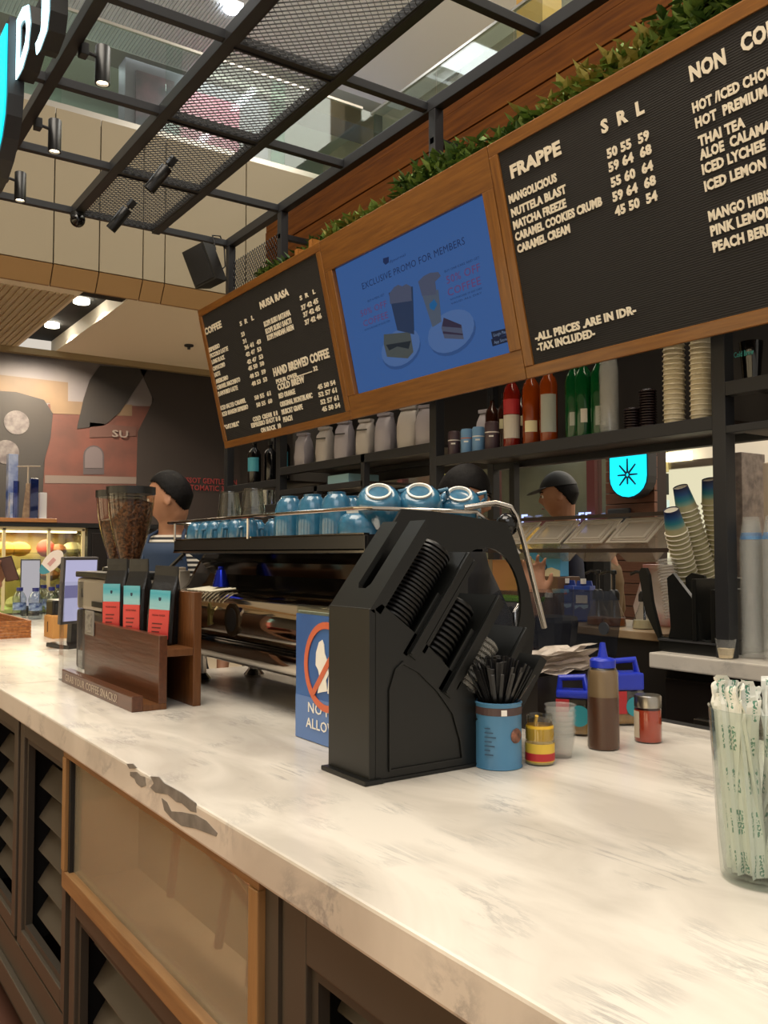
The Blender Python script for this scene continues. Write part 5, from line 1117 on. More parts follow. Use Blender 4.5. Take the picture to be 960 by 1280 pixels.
# clear plastic cup stacks at the right
def clear_cup(label, loc, group, r0=.046, r1=.030, h=.10, band=False):
    t = thing('clear_plastic_cup', label, 'cup', loc, group=group)
    MB().lathe([(r0 - .003, 0), (r0 + .001, 0), (r0 + .001, .003), (r0 - .002, .004), (r1, h), (0, h), (0, h - .002), (r1 - .0015, h - .002), (r0 - .003, .004)], seg=20).build('cup_wall', CUPC, t, smooth=True)
    if band: MB().lathe([(r0 - .004, .012), (r0 - .0085, .038)], seg=20).build('blue_print', mat('blue_print', '1f6fb0', .5, col2='3f92cc', nscale=40), t)
    return t
for k, (x, y, n, pt) in enumerate(((-2.03, 3.115, 31, .0142), (-1.925, 3.10, 31, .0142), (-1.955, 3.26, 30, .0145))):
    nm = ['left stack of clear cups beside the shelf post', 'right stack of clear cups at the edge', 'rear stack of clear cups'][k]
    f = clear_cup('clear plastic cup in the ' + nm, (x, y, BT + .002), nm)
    for i in range(1, n): copy_tree(f, (x + .0008 * math.sin(i * 1.7), y, BT + .002 + pt * i))
    clear_cup('blue printed top cup of the ' + nm, (x, y, BT + .002 + pt * n), nm, band=True)
dc2 = thing('dessert_cup', 'small clear square cup of cream pudding on the marble back counter', 'cup', (-2.07, 3.0, BT))
MB().lathe([(0, 0), (.026, 0), (.030, .02), (.039, .075), (.041, .076), (.038, .074), (.028, .02), (.024, .003)], seg=8).build('cup_wall', CUPC, dc2); MB().lathe([(0, .004), (.025, .004), (.031, .04), (0, .042)], seg=8).build('pudding', mat('pudding', 'd9c49a', .5), dc2)

# ================================================================== UPPER SHELVES
SZ = 2.036
GREYC = mat('cream_cup', 'd8ceb2', .6, col2='cfc4a6', nscale=4)
for k, (x, n, pt) in enumerate(((-2.365, 19, .0208), (-2.232, 20, .0208))):
    nm = ('left', 'right')[k] + ' tower of cream paper cups on the upper shelf'
    cup_tower((x, 3.10, SZ), (x + .004, 3.10, SZ + .5), n, pt, ('cream paper cup in the ' + nm, 'topmost cup of the ' + nm), nm, body=GREYC, r0=.046, r1=.034, h=.075)
f = clear_cup('clear plastic cup in the tall stack beside the green bottles', (-2.715, 3.10, SZ), 'clear cups on the upper shelf')
for i in range(1, 22): copy_tree(f, (-2.715, 3.10, SZ + .0135 * i))
me = MB().lathe([(0, .010), (.030, .010), (.036, .004), (.038, .003), (.038, 0), (0, 0)], seg=20).build('lid', mat('brown_lid', '2a1f22', .25), mesh_only=True, smooth=True)
for k, (x, n) in enumerate(((-2.585, 9), (-2.50, 15))):
    for i in range(n):
        o = bpy.data.objects.new('dark_lid', me); COL.objects.link(o); o.location = (x, 3.10, SZ + .0115 * i)
        tag(o, 'dark plastic lid in the ' + ('short' if k == 0 else 'taller') + ' lid stack beside the cream cups', 'lid', ('short', 'taller')[k] + ' stack of dark lids')
# syrup bottles
def bottle(name, label, x, y, z, r, h, m, lab=None, lz=(.2, .5), cap=None, group='syrup bottles on the upper shelf', lw=80, extra=None):
    t = thing(name, label, 'bottle', (x, y, z), group=group)
    MB().lathe([(0, 0), (r * .95, 0), (r, .006), (r, h * .70), (r * .85, h * .77), (r * .34, h * .86), (r * .32, h * .96), (r * .36, h), (0, h)], seg=22).build('glass_body', m, t, smooth=True)
    MB().cyl(r * .40, h * .94, h * 1.02, seg=14).build('cap', cap or BLACK, t)
    if lab:
        a0 = rad(-48 - lw / 2)
        b = bmesh.new(); n = 8; A = [b.verts.new((r * 1.012 * math.cos(a0 + rad(lw) * i / n), r * 1.012 * math.sin(a0 + rad(lw) * i / n), h * lz[0])) for i in range(n + 1)]; B = [b.verts.new((v.co.x, v.co.y, h * lz[1])) for v in A]
        for i in range(n): b.faces.new((A[i], A[i + 1], B[i + 1], B[i]))
        mm = MB(); mm.b.free(); mm.b = b; mm.build('label', lab, t)
    if extra:
        b = bmesh.new(); n = 8; a0 = rad(-48 - extra[2] / 2); A = [b.verts.new((r * 1.016 * math.cos(a0 + rad(extra[2]) * i / n), r * 1.016 * math.sin(a0 + rad(extra[2]) * i / n), h * extra[0])) for i in range(n + 1)]; B = [b.verts.new((v.co.x, v.co.y, h * extra[1])) for v in A]
        for i in range(n): b.faces.new((A[i], A[i + 1], B[i + 1], B[i]))
        mm = MB(); mm.b.free(); mm.b = b; mm.build('upper_label', extra[3], t)
    return t
LW = mat('label_white', 'cfc8bb', .6); LG = mat('label_grey', 'a3a79c', .6); LR = mat('label_red', 'b3262c', .5)
AMB = mat('amber_syrup', 'a3440f', .12, trans=.35); REDB = mat('red_syrup', '8f2013', .12, trans=.3); GRB = mat('green_glass', '0d5a2c', .10, trans=.4)
bottle('syrup_bottle', 'syrup bottle with red and white label, first of the colourful bottles', -3.357, 3.10, SZ, .044, .40, REDB, LW, (.12, .42), WHITE, lw=130, extra=(.43, .62, 130, LR))
bottle('syrup_bottle', 'amber syrup bottle with small cream label', -3.215, 3.10, SZ, .044, .40, AMB, mat('label_cream', 'e3d9ae', .6), (.16, .30), lw=85)
bottle('syrup_bottle', 'amber syrup bottle with tall grey white label', -3.085, 3.09, SZ, .044, .40, AMB, LG, (.12, .58), lw=110)
for x, lb, l_, lz, lw in ((-2.965, 'green glass bottle next to the grey labelled syrup', LG, (.16, .32), 60), (-2.885, 'second green glass bottle with a small white label', LW, (.18, .34), 40), (-2.83, 'third green glass bottle with a narrow grey label', LG, (.15, .62), 40), (-2.785, 'green glass bottle nearest the clear cup stack', LG, (.12, .34), 60)):
    bottle('green_bottle', lb, x + (.02 if x < -2.9 else 0), 3.12 + (.05 if x in (-2.83,) else 0), SZ, .044, .40, GRB, l_, lz, lw=lw, group='green bottles on the upper shelf')
for i, x in enumerate((-3.70, -3.60, -3.47)):
    bottle('dark_bottle', ['dark brown bottle behind the left drink cans', 'dark brown bottle behind the middle drink cans', 'dark brown bottle behind the right purple can'][i], x, 3.27, SZ, .038, .33, mat('brown_glass', '2b120a', .15), mat('label_cream2', 'bdb796', .6), (.42, .58), group='dark bottles behind the cans')
# drink cans
def can(label, x, m, band, h=.135, r=.034):
    t = thing('drink_can', label, 'can', (x, 3.08, SZ), group='small cans on the upper shelf')
    MB().lathe([(0, 0), (r * .85, 0), (r, .008), (r, h - .010), (r * .86, h), (r * .80, h - .003), (0, h - .003)], seg=22).build('body', m, t, smooth=True)
    MB().lathe([(r * 1.01, h * .60), (r * 1.01, h * .64)], seg=22).build('band', band, t)
    MB().box(-.012, .012, -.001, .001, 0, .008, M=Matrix.Rotation(rad(42), 4, 'Z') @ Matrix.Translation((0, -r - .001, h * .45))).build('print', WHITE, t)
PUR = mat('can_plum', '4a3a42', .4); LBL = mat('can_blue', '6f9cc8', .4)
can('plum coloured can, leftmost of the four small cans', -3.80, PUR, WHITE); can('pale blue can, second of the four small cans', -3.69, LBL, mat('can_orange', 'c46a3a', .5)); can('pale blue can, third of the four small cans', -3.595, LBL, WHITE); can('plum coloured can next to the red labelled bottle', -3.487, PUR, WHITE, .150, .038)
# white sack behind the cans
def sack(name, label, cat, loc, w, d, h, m, seed, rz=0, group=None, fold=True):
    R = random.Random(seed); t = thing(name, label, cat, loc, rz, group); b = bmesh.new(); n = 14; rows = [(0, .86), (.04, 1), (.3, 1.02), (.55, .98), (.75, .9), (.9, .82), (1.0, .8)]; Rr_ = []
    for z, k in rows:
        ring = []
        for i in range(n):
            a = 2 * PI * i / n; ca, sa = math.cos(a), math.sin(a); e_ = .55
            x = w * k * math.copysign(abs(ca) ** e_, ca); y = d * (k if z < .8 else .28 + (1 - z)) * math.copysign(abs(sa) ** e_, sa)
            ring.append(b.verts.new((x + R.uniform(-.05, .05) * w, y + R.uniform(-.08, .08) * d, z * h + R.uniform(-.01, .01) * h)))
        Rr_.append(ring)
    for A, B in zip(Rr_, Rr_[1:]):
        for k in range(n): b.faces.new((A[k], A[(k + 1) % n], B[(k + 1) % n], B[k]))
    b.faces.new(Rr_[0][::-1]); b.faces.new(Rr_[-1]); mm = MB(); mm.b.free(); mm.b = b; mm.build('pouch', m, t, smooth=True)
    if fold: MB().box(-w * .8, w * .8, -d * .5, d * .3, h * .93, h * 1.01, .004).build('folded_top', m, t)
    return t
PKT = mat('white_packet', 'b9b4b2', .35, bump=.6, nscale=12); PKT2 = mat('lilac_packet', 'a7a3ad', .35, bump=.6, nscale=12)
for i in range(7):
    u = 377 + i * 25.5 + (3 if i > 4 else 0); p = onY(u, 560, 3.10)
    lb = ['white foil packet, leftmost on the shelf under the coffee board', 'white foil packet with dark clip, second in the row', 'white foil packet with dark clip, third in the row', 'white foil packet, fourth in the row', 'white foil packet, fifth in the row', 'large white foil packet, sixth in the row', 'large crumpled white packet at the right end of the row'][i]
    t = sack('foil_packet', lb, 'packet', (p.x, 3.12 + .01 * (i % 2), 2.118), .060 + (.012 if i > 4 else 0), .06, .24 + .01 * (i % 3), PKT if i % 2 else PKT2, 20 + i, rad(20), 'white foil packets on the shelf')
    if i in (1, 2, 3): MB().box(-.045, .045, -.064, -.058, .165, .172).build('clip', BLACK, t)
sack('white_sack', 'grey white sack on the upper shelf behind the small cans', 'sack', (-3.76, 3.30, SZ), .07, .06, .27, PKT2, 40, rad(10))
# black bottles with blue labels at the left end
BLG = mat('black_glass', '0c0c0e', .12); LBB = mat('label_sky', '4fb2d0', .5)
for i, (u, lb) in enumerate(((318, 'black bottle with sky blue label, left of the pair on the end shelf'), (354, 'black bottle with sky blue label, right of the pair on the end shelf'), (338, 'plain dark bottle between the two blue labelled bottles'))):
    p = onY(u, 590, 3.12 + (.12 if i == 2 else 0)); bottle('black_bottle', lb, p.x, p.y, 2.042, .052, .34, BLG, None if i == 2 else LBB, (.30, .62), lw=120, group='black bottles on the end shelf')
t = thing('printed_tumbler', 'tall clear tumbler with teal script on the upper right shelf', 'glass', (onY(940, 490, 3.12).x, 3.12, 2.162))
MB().lathe([(0, 0), (.032, 0), (.045, .16), (.043, .16), (.030, .004)], seg=24).build('glass_wall', glassmat('dark_tumbler', '7f8482', .10), t, smooth=True)
text('Cold Brew', .085, .022, mat('teal_script', '3f9c98', .5), t, (-.045, -.046, .10), 'printed_script', th=.0008)
for i in range(3):
    tt = thing('glass_mug', 'clear glass on the low shelf at the left end' if i == 0 else ('middle clear glass on the low shelf' if i == 1 else 'right clear glass on the low shelf'), 'glass', (-6.3 + .22 * i, 3.1, 1.862), group='glasses on the low end shelf')
    MB().lathe([(0, 0), (.04, 0), (.048, .12), (.045, .12), (.036, .006)], seg=16).build('glass_wall', TG, tt, smooth=True)
t = tag(recenter(MB().box(-5.12, -4.86, 3.06, 3.3, 1.958, 2.02, .005).build('pale_blue_box', mat('pale_blue_card', '8fb8c4', .6)), (-5.0, 3.2, 1.958)), 'flat pale blue carton on the second shelf', 'box')

# clear tilted boxes on the rails
CBX = haze('polycarbonate', 'b5aa9a', .45, .15); CRM = haze('clear_rim', 'c4b9a8', .85, .2)
bx0 = None
for i, (x, lb) in enumerate(((onY(645, 668, 3.26).x, 'clear tilted plastic food box, leftmost on the rail'), (onY(692, 668, 3.26).x, 'clear tilted plastic food box, second on the rail'), (onY(742, 668, 3.26).x, 'clear tilted plastic food box with glints, right of the pair'), (onY(797, 672, 3.26).x, 'clear tilted plastic food box partly behind the leaning cups'))):
    rot = (rad(38), 0, 0)
    if bx0 is None:
        bx0 = thing('clear_food_box', lb, 'box', (x, 3.255, 1.605), group='clear boxes tilted on the rails', rot=rot)
        o_ = [(-.112, -.088), (.112, -.088), (.112, .088), (-.112, .088)]; i_ = [(-.09, -.066), (.09, -.066), (.09, .066), (-.09, .066)]
        MB().ring([(p[0] * 1.08, p[1] * 1.08) for p in o_], [(p[0] * .93, p[1] * .93) for p in o_], (0, .005), 'z').build('rim', CRM, bx0)
        b = bmesh.new(); T = [b.verts.new((p[0], p[1], 0)) for p in o_]; Bm = [b.verts.new((p[0] * .75, p[1] * .75, -.13)) for p in o_]
        for k in range(4): b.faces.new((T[k], T[(k + 1) % 4], Bm[(k + 1) % 4], Bm[k]))
        b.faces.new(Bm[::-1]); mm = MB(); mm.b.free(); mm.b = b; mm.build('tub', CBX, bx0)
        MB().ring(i_, [(p[0] * .8, p[1] * .8) for p in i_], (.005, .009), 'z').build('lid_ridge', CRM, bx0); MB().box(-.10, .10, -.078, .078, .003, .005).build('lid', haze('lid_haze', 'c4b9a8', .6), bx0)
    else: copy_tree(bx0, (x, 3.255, 1.605), rot, lb)

# ------------------------------------------------------------------ on the side counter (behind)
SC_Z = 1.166
def pump_bottle(label, u, syrup, dz=0, rz=0):
    p = onY(u, 785, 3.22); t = thing('pump_dispenser', label, 'dispenser', (p.x, 3.22, SC_Z), rz, 'syrup dispensers with black pumps')
    MB().lathe([(0, 0), (.052, 0), (.055, .006), (.050, .04), (.030, .085), (.022, .11), (.020, .125)], seg=22).build('glass_body', glassmat('jar_clear', 'dbe6e0', .10), t, smooth=True)
    MB().lathe([(0, .003), (.052, .003), (.049, .038), (0, .039)], seg=22).build('syrup', syrup, t, smooth=True)
    MB().lathe([(0, .12), (.026, .12), (.026, .15), (.018, .165), (.008, .168), (.008, .235), (.014, .24), (.014, .256), (0, .258)], seg=16).build('pump', BLACK, t, smooth=True)
    MB().cyl(.006, .02, .12, seg=8).build('dip_tube', BLACK, t); MB().tube([(0, 0, .248), (-.045, 0, .252), (-.075, 0, .24)], .007, 8).build('spout', BLACK, t, smooth=True)
pump_bottle('syrup dispenser with amber syrup left of the cup holder', 768, mat('amber_liquid', '8a4a1c', .3)); pump_bottle('syrup dispenser with clear syrup touching the cup holder', 806, mat('pale_liquid', 'b9a98a', .3)); pump_bottle('syrup dispenser behind the blue milk cartons', 748, mat('amber_liquid', '8a4a1c', .3))
MILK = mat('carton_blue', '1c3f94', .4)
for i, (u, lb) in enumerate(((710, 'blue milk carton, left of the pair behind the blender hood'), (731, 'blue and white milk carton, right of the pair'))):
    p = onY(u, 760, 3.32); t = thing('milk_carton', lb, 'carton', (p.x, 3.32, SC_Z), rad(20), 'blue milk cartons')
    MB().box(-.042, .042, -.036, .036, 0, .175, .003).build('body', MILK, t); MB().poly([(-.042, .175), (.042, .175), (.036, .20), (-.036, .20)], (-.006, .006), 'y').build('gable', MILK, t); MB().cyl(.014, .185, .21, (0.0, -.015), 12).build('cap', WHITE, t)
    MB().box(-.03, .03, -.038, -.036, .09, .13).build('white_label', WHITE, t) if i else MB().box(-.012, .012, -.038, -.036, .13, .152).build('red_logo', LR, t)
    MB().poly([(-.036, .06), (-.01, .075), (.01, .062), (.034, .07), (.034, .085), (-.036, .08)], (-.0385, -.036), 'y').build('wave_print', mat('wave_print', '9fc4e8', .5), t)
sack('flour_sack', 'large white and pink plastic sack behind the pump dispensers', 'sack', (-2.62, 3.46, SC_Z), .23, .08, .28, mat('pink_white_sack', 'e3d6d0', .4, col2='d99a9a', nscale=5, bump=.4, lo=.5, hi=.62), 61, 0)
kb = thing('cardboard_box', 'large brown cardboard box seen through the round hole of the organiser', 'box', (-3.72, 3.38, SC_Z))
MB().box(-.24, .24, -.14, .14, 0, .30, .003).build('carton', mat('kraft', 'a87545', .7, col2='9c6a3c', nscale=4), kb); MB().box(.02, .05, -.142, .142, 0, .3015).build('tape', mat('kraft_tape', '7d6a50', .4), kb)
ap = thing('grey_appliance', 'grey appliance box with lime green top strip beside the cardboard box', 'appliance', (-3.42, 3.18, SC_Z))
MB().box(-.17, .17, -.08, .06, 0, .09, .008).build('body', mat('appliance_grey', '9a9490', .5), ap); MB().box(-.17, .17, -.085, .065, .09, .115, .006).build('green_top', mat('lime_green', '86c42e', .45), ap); MB().cyl(.018, -.0, .004, seg=16, M=Matrix.Translation((.05, -.082, .05)) @ Matrix.Rotation(PI / 2, 4, 'X')).build('dial', BLACK, ap)
bb = thing('blue_white_carton', 'sky blue and cream carton standing on the stack behind the raised hand', 'carton', (onY(688, 722, 3.30).x, 3.30, 1.385))
MB().box(-.13, .10, -.03, .03, 0, .125, .003).build('body', mat('sky_carton', '4fa4d4', .5), bb); MB().poly([(-.128, .0), (.098, 0), (.098, .03), (.04, .045), (-.01, .035), (-.06, .07), (-.128, .10)], (-.0325, -.03), 'y').build('cream_print', mat('cream_print', 'ddd0a8', .5), bb)
text('GO', .06, .035, mat('navy_print', '12304a', .5), bb, (-.05, -.034, .03), 'lettering', th=.001)
sb = tag(recenter(MB().box(bb.location.x - .15, bb.location.x + .11, 3.24, 3.40, SC_Z, 1.384, .004).build('storage_box', mat('brown_carton', '5f4330', .6)), (bb.location.x, 3.32, SC_Z)), 'dark brown carton under the sky blue carton', 'box')
jr = jar('small_jar', 'small jar with a white cap left of the milk cartons', 'jar', (onY(686, 760, 3.18).x, 3.18, SC_Z), [('glass_body', [(0, 0), (.03, 0), (.032, .08), (.018, .11), (.018, .12)], mat('brown_jar', '5b4636', .3)), ('cap', [(.02, .118), (.02, .14), (0, .141)], WHITE)])

# blender hood and bench behind the front counter
bn = thing('blender_bench', 'dark bench behind the marble counter carrying the blender hood', 'bench', (-2.1, 2.3, 0))
MB().box(-2.47, -1.55, 2.08, 2.52, .90, .94, .004).build('top', BLACKM, bn, w=True); MB().box(-2.40, -1.58, 2.12, 2.5, .0, .90).build('cabinet', mat('dark_cabinet', '15110f', .5), bn, w=True)
bh = thing('blender_hood', 'smoky transparent blender sound hood with a rounded top', 'blender', (-2.26, 2.26, .94))
SMO = haze('smoked_plastic', '2b2e35', .55, .07)
MB().poly([(-.16, 0), (.15, 0), (.165, .20), (.19, .34), (.18, .40), (.15, .43), (-.12, .43), (-.165, .41), (-.18, .36)], (-.13, .15), 'y').build('hood', SMO, bh)
MB().tube([(-.01, -.135, .38), (.0, -.165, .36), (.01, -.165, .22), (.0, -.135, .20)], .011, 10).build('handle', glassmat('polycarbonate2', 'a9adb4', .25, .08), bh, smooth=True)
MB().lathe([(0, 0), (.07, 0), (.07, .10), (.05, .12), (.06, .14), (.085, .32), (.08, .34), (0, .34)], (.0, .02, .0), 8).build('blender_jar', mat('dark_jar', '1c1f2a', .25), bh)
MB().cyl(.022, -.134, -.128, seg=16, M=Matrix.Translation((.13, 0, .30)) @ Matrix.Rotation(rad(90), 4, 'X') @ Matrix.Translation((0, 0, 0))).build('hinge_knob', mat('grey_knob', '7e8288', .3), bh)
tn = thing('metal_tray', 'low steel tray behind the cellophane bags', 'tray', (-2.18, 2.2, .941))
MB().ring([(-2.35, 2.10), (-2.0, 2.10), (-2.0, 2.30), (-2.35, 2.30)], [(-2.34, 2.11), (-2.01, 2.11), (-2.01, 2.29), (-2.34, 2.29)], (.941, 1.10), 'z').build('wall', STEELB, tn, w=True)
cnb = thing('label_tin', 'cream labelled tin with a brown rim behind the blue handled tubs', 'tin', (onZ(793, 872, CT - .11).x, 2.22, .94))
MB().lathe([(0, 0), (.050, 0), (.050, .20), (0, .20)], seg=24).build('body', mat('tin_label', 'b9ae9c', .5, col2='8f8474', nscale=18), cnb, smooth=True); MB().lathe([(.048, .2), (.053, .2), (.053, .215), (.046, .216), (.046, .20)], seg=24).build('rim', mat('brown_copper', '7a4a33', .35, .5), cnb)
# ================================================================== LEFT END OF THE COUNTER
kz = CT
wt = thing('wicker_tray', 'wide woven wicker tray on the marble at the far left', 'tray', (-5.55, 1.0, kz))
WK = mat('wicker', 'b4733a', .6, col2='8a5226', nscale=60, bump=.8)
TX0, TX1, TY0, TY1 = -6.15, -5.03, .80, 1.16
MB().box(TX0, TX1, TY0, TY1, kz, kz + .012).build('bottom', WK, wt, w=True)
for i in range(5):
    zz = kz + .014 + i * .016
    MB().ring([(TX0, TY0), (TX1, TY0), (TX1, TY1), (TX0, TY1)], [(TX0 + .012, TY0 + .012), (TX1 - .012, TY0 + .012), (TX1 - .012, TY1 - .012), (TX0 + .012, TY1 - .012)], (zz, zz + .0135), 'z').build('woven_band', WK, wt, w=True)
kbx = thing('kraft_box', 'small kraft card box between the wicker tray and the acrylic holder', 'box', (onZ(60, 797, kz).x, onZ(60, 797, kz).y + .06, kz))
MB().box(-.09, .09, -.06, .06, 0, .115, .002).build('carton', mat('kraft_light', 'c48f4e', .7), kbx); MB().box(-.085, .085, -.055, .055, .115, .118).build('flap', mat('kraft_light', 'c48f4e', .7), kbx); MB().box(-.02, -.005, -.0615, -.06, .03, .085).build('printed_mark', mat('brown_print', '5a3a1c', .6), kbx)
wb = None; PL = glassmat('pet_bottle', 'dfe6ec', .12, .05)
bpos = [(24, 773), (44, 774), (64, 772), (36, 767), (54, 767), (73, 766)]
for i, (u, v) in enumerate(bpos):
    p = onZ(u, v, kz); lb = ['water bottle at the left of the front row', 'water bottle in the middle of the front row', 'water bottle at the right of the front row', 'water bottle at the left of the back row', 'water bottle in the middle of the back row', 'water bottle at the right of the back row'][i] + ' by the wicker tray'
    if wb is None:
        wb = thing('water_bottle', lb, 'bottle', p, group='small water bottles')
        MB().lathe([(0, 0), (.040, 0), (.046, .01), (.046, .05), (.043, .06), (.043, .11), (.046, .12), (.046, .14), (.030, .175), (.018, .185), (.018, .192)], seg=18).build('plastic_body', PL, wb, smooth=True)
        MB().lathe([(.0445, .06), (.0445, .11)], seg=18).build('label', mat('water_label', '9fb6d6', .5, col2='1e3a78', nscale=30), wb, smooth=True)
        MB().cyl(.022, .19, .215, seg=14).build('cap', mat('cap_navy', '232a72', .4), wb)
    else: copy_tree(wb, p, None, lb)
# lit pastry case
pc = thing('pastry_case', 'lit glass pastry case with cream frame at the far left', 'display case', (-7.3, 1.1, 0))
FR = mat('cream_frame', 'd8c79c', .4)
MB().box(-7.6, -7.0, -.2, 2.0, 0, 1.06, .01).build('base_cabinet', mat('case_base', '3a2c22', .5), pc, w=True)
MB().box(-7.6, -7.0, -.2, 2.0, 1.06, 1.09).build('deck', mat('green_deck', 'a4b06a', .5), pc, w=True)
MB().box(-7.6, -7.58, -.2, 2.0, 1.09, 1.69).build('back', mat('case_back', 'c7a768', .5), pc, w=True)
for y in (-.2, .6, 1.40, 1.72, 1.975): MB().box(-7.015, -6.995, y, y + .022, 1.08, 1.69).build('frame_post', FR, pc, w=True)
MB().box(-7.015, -6.995, -.2, 2.0, 1.675, 1.70).build('frame_rail', FR, pc, w=True); MB().box(-7.6, -7.0, 1.985, 2.0, 1.09, 1.69).build('side_glass', GLASS, pc, w=True)
MB().box(-7.01, -7.005, -.2, 1.98, 1.09, 1.675).build('front_glass', GLASS, pc, w=True)
for z in (1.30, 1.50): MB().box(-7.55, -7.08, -.2, 1.96, z, z + .008).build('glass_shelf', GLASS, pc, w=True)
MB().box(-7.1, -7.05, -.15, 1.95, 1.66, 1.672).build('lamp', emis('case_lamp', 'ffe3a4', 6), pc, w=True)
area('pastry_case_lamp', (-7.25, 1.0, 1.655), (-7.25, 1.0, 1), (.4, 1.8), 16, (1, .85, .55))
FOOD = [('golden round bun', 'd9932a', .07, .05), ('brown croissant', '8a4f22', .06, .04), ('red glazed cake', 'b03a24', .055, .06), ('pale sponge cake', 'd8c18c', .06, .05)]
for i, (u, v, k) in enumerate(((6, 684, 0), (24, 683, 0), (57, 686, 2), (72, 684, 1), (90, 686, 3), (10, 706, 1), (30, 708, 3), (62, 708, 1), (88, 710, 0), (20, 735, 3), (64, 738, 3))):
    p = onX(u, v, -7.3); nm, c, r, h = FOOD[k]; zz = 1.508 if v < 700 else (1.308 if v < 720 else 1.09)
    t = tag(recenter(MB().sphere((p.x, p.y, zz + h * .55), r * 1.3, 12, (1, 1, h * .9 / r)).build('pastry', mat('food_%d' % k, c, .5, bump=.4, nscale=25), smooth=True), (p.x, p.y, zz)), nm + (' in the pastry case, ' + ['leftmost on the upper shelf', 'second on the upper shelf', 'beside the frame post on the upper shelf', 'fourth on the upper shelf', 'rightmost on the upper shelf', 'leftmost on the lower shelf', 'second on the lower shelf', 'third on the lower shelf', 'rightmost on the lower shelf', 'on the left of the deck', 'on the right of the deck'][i]), 'pastry', 'pastries in the lit case')
ws = thing('wooden_shelf', 'long wooden shelf board on a black frame above the pastry case', 'shelf', (-7.3, .8, 1.70))
MB().box(-7.62, -6.98, -.3, 2.6, 1.701, 1.735).build('black_frame', BLACKM, ws, w=True); MB().box(-7.62, -6.97, -.3, 1.78, 1.735, 1.765, .003).build('board', wood('shelf_oak', '9a6437', 'b57d4a', .45, 1), ws, w=True)
dcb = thing('tall_cabinet', 'tall near-black cabinet right of the lit pastry case', 'cabinet', (-7.2, 2.4, 0)); MB().box(-7.4, -7.0, 2.02, 2.62, 0, 1.695).build('body', mat('dark_cabinet', '15110f', .5), dcb, w=True); MB().box(-6.998, -6.985, 2.05, 2.59, .1, 1.66, .004).build('door', mat('dark_door', '1b1512', .4), dcb, w=True)
zt = 1.7655
def slab_thing(name, label, cat, u0, u1, vtop, X, th, m, lean=0, group=None):
    a = onX(u0, 650, X); b = onX(u1, 650, X); h = onX((u0 + u1) / 2, vtop, X).z - zt
    t = thing(name, label, cat, (X, (a.y + b.y) / 2, zt), group=group, rot=(lean, 0, 0)); w = (b.y - a.y) / 2
    MB().box(-th / 2, th / 2, -w, w, 0, h, .002).build('sheet', m, t); MB().box(-th * 1.5, th * 1.5, -w, w, 0, .008).build('foot', m, t); return t
slab_thing('acrylic_stand', 'clear acrylic leaflet stand, left one on the wooden shelf', 'stand', 16, 23, 601, -7.2, .02, glassmat('acrylic_violet', 'aab4d8', .15))
slab_thing('leaflet', 'tan paper leaflet between the two acrylic stands', 'leaflet', 27, 36, 604, -7.25, .006, mat('tan_paper', 'b59a78', .7, col2='8e745c', nscale=30), rad(-6))
slab_thing('acrylic_stand', 'blue acrylic stand on the wooden shelf', 'stand', 37, 47, 598, -7.2, .03, glassmat('acrylic_blue', '6f8fd8', .15))
slab_thing('white_box', 'small white box right of the blue acrylic stand', 'box', 48, 57, 616, -7.3, .06, WHITE)
slab_thing('blue_bag', 'blue and white bag at the left end of the wooden shelf', 'bag', 8, 20, 568, -7.45, .08, mat('blue_bag', '2a4f9e', .5, col2='b9c6dd', nscale=7))
slab_thing('white_cup_box', 'white carton with blue mark in front of the blue bag', 'box', 11, 17, 616, -7.3, .05, mat('white_blue_print', 'd7dce4', .5, col2='5a7fb5', nscale=12))
rd = thing('sign_rod', 'thin pale T-shaped rod standing on the wooden shelf', 'rod', (-7.3, onX(34, 650, -7.3).y, zt)); hh = onX(34, 582, -7.3).z - zt
MB().cyl(.006, 0, hh, seg=8).build('pole', mat('pale_rod', 'b9ab98', .5), rd); MB().tube([(0, -.08, hh - .01), (0, .09, hh)], .005, 6).build('crossbar', MATS['pale_rod'], rd); MB().cyl(.05, 0, .006, seg=16).build('foot', MATS['pale_rod'], rd)

# till, card display, pole sign
ts = thing('till_screen', 'slim white-faced touch screen beside the coffee grinder', 'monitor', (-4.22, 1.12, kz), rad(35))
a = at(84, 770, 4.3); b = at(107, 690, 4.3)
ts.location = (a.x * .5 + b.x * .5, a.y * .5 + b.y * .5, kz); ts.rotation_euler = (0, rad(3), rad(28))
MB().box(-.012, .012, -.11, .11, .115, .435, .006).build('bezel', mat('bezel_grey', '4a4748', .4), ts); MB().box(.012, .0135, -.098, .098, .13, .42).build('screen', emis('lilac_screen', 'b3b0cf', .6), ts)
MB().box(.0135, .0142, -.098, .098, .24, .30).build('screen_band', emis('lilac_band', '8e88b6', .4), ts)
MB().box(-.03, .0, -.03, .03, .02, .2, .004).build('stem', BLACK, ts); MB().box(-.10, .05, -.09, .09, 0, .02, .004).build('foot', BLACK, ts)
cd = thing('customer_display', 'upright pale customer display beside the water bottles', 'display', at(38, 720, 6.5) * 1.0, 0); cd.location.z = kz; cd.rotation_euler = (0, 0, rad(-8))
MB().box(-.02, .012, -.068, .068, .06, .41, .004).build('casing', mat('black_casing', '1a1a1c', .4), cd); MB().box(.012, .014, -.062, .062, .07, .40).build('screen', emis('pale_grey_screen', 'b4b0b4', .55), cd); MB().box(-.06, .06, -.06, .06, 0, .06, .004).build('foot', BLACK, cd)
lf = thing('leaf_sign', 'white and teal leaf-shaped card tilted on a black arm', 'sign', (0, 0, 0)); q_ = at(64, 703, 5.0); lf.location = (q_.x, q_.y, kz)
zz = q_.z - kz
pts = [(.085 * math.cos(t) , .042 * math.sin(t) * (1 + .15 * math.cos(t))) for t in [i * PI / 12 for i in range(24)]]
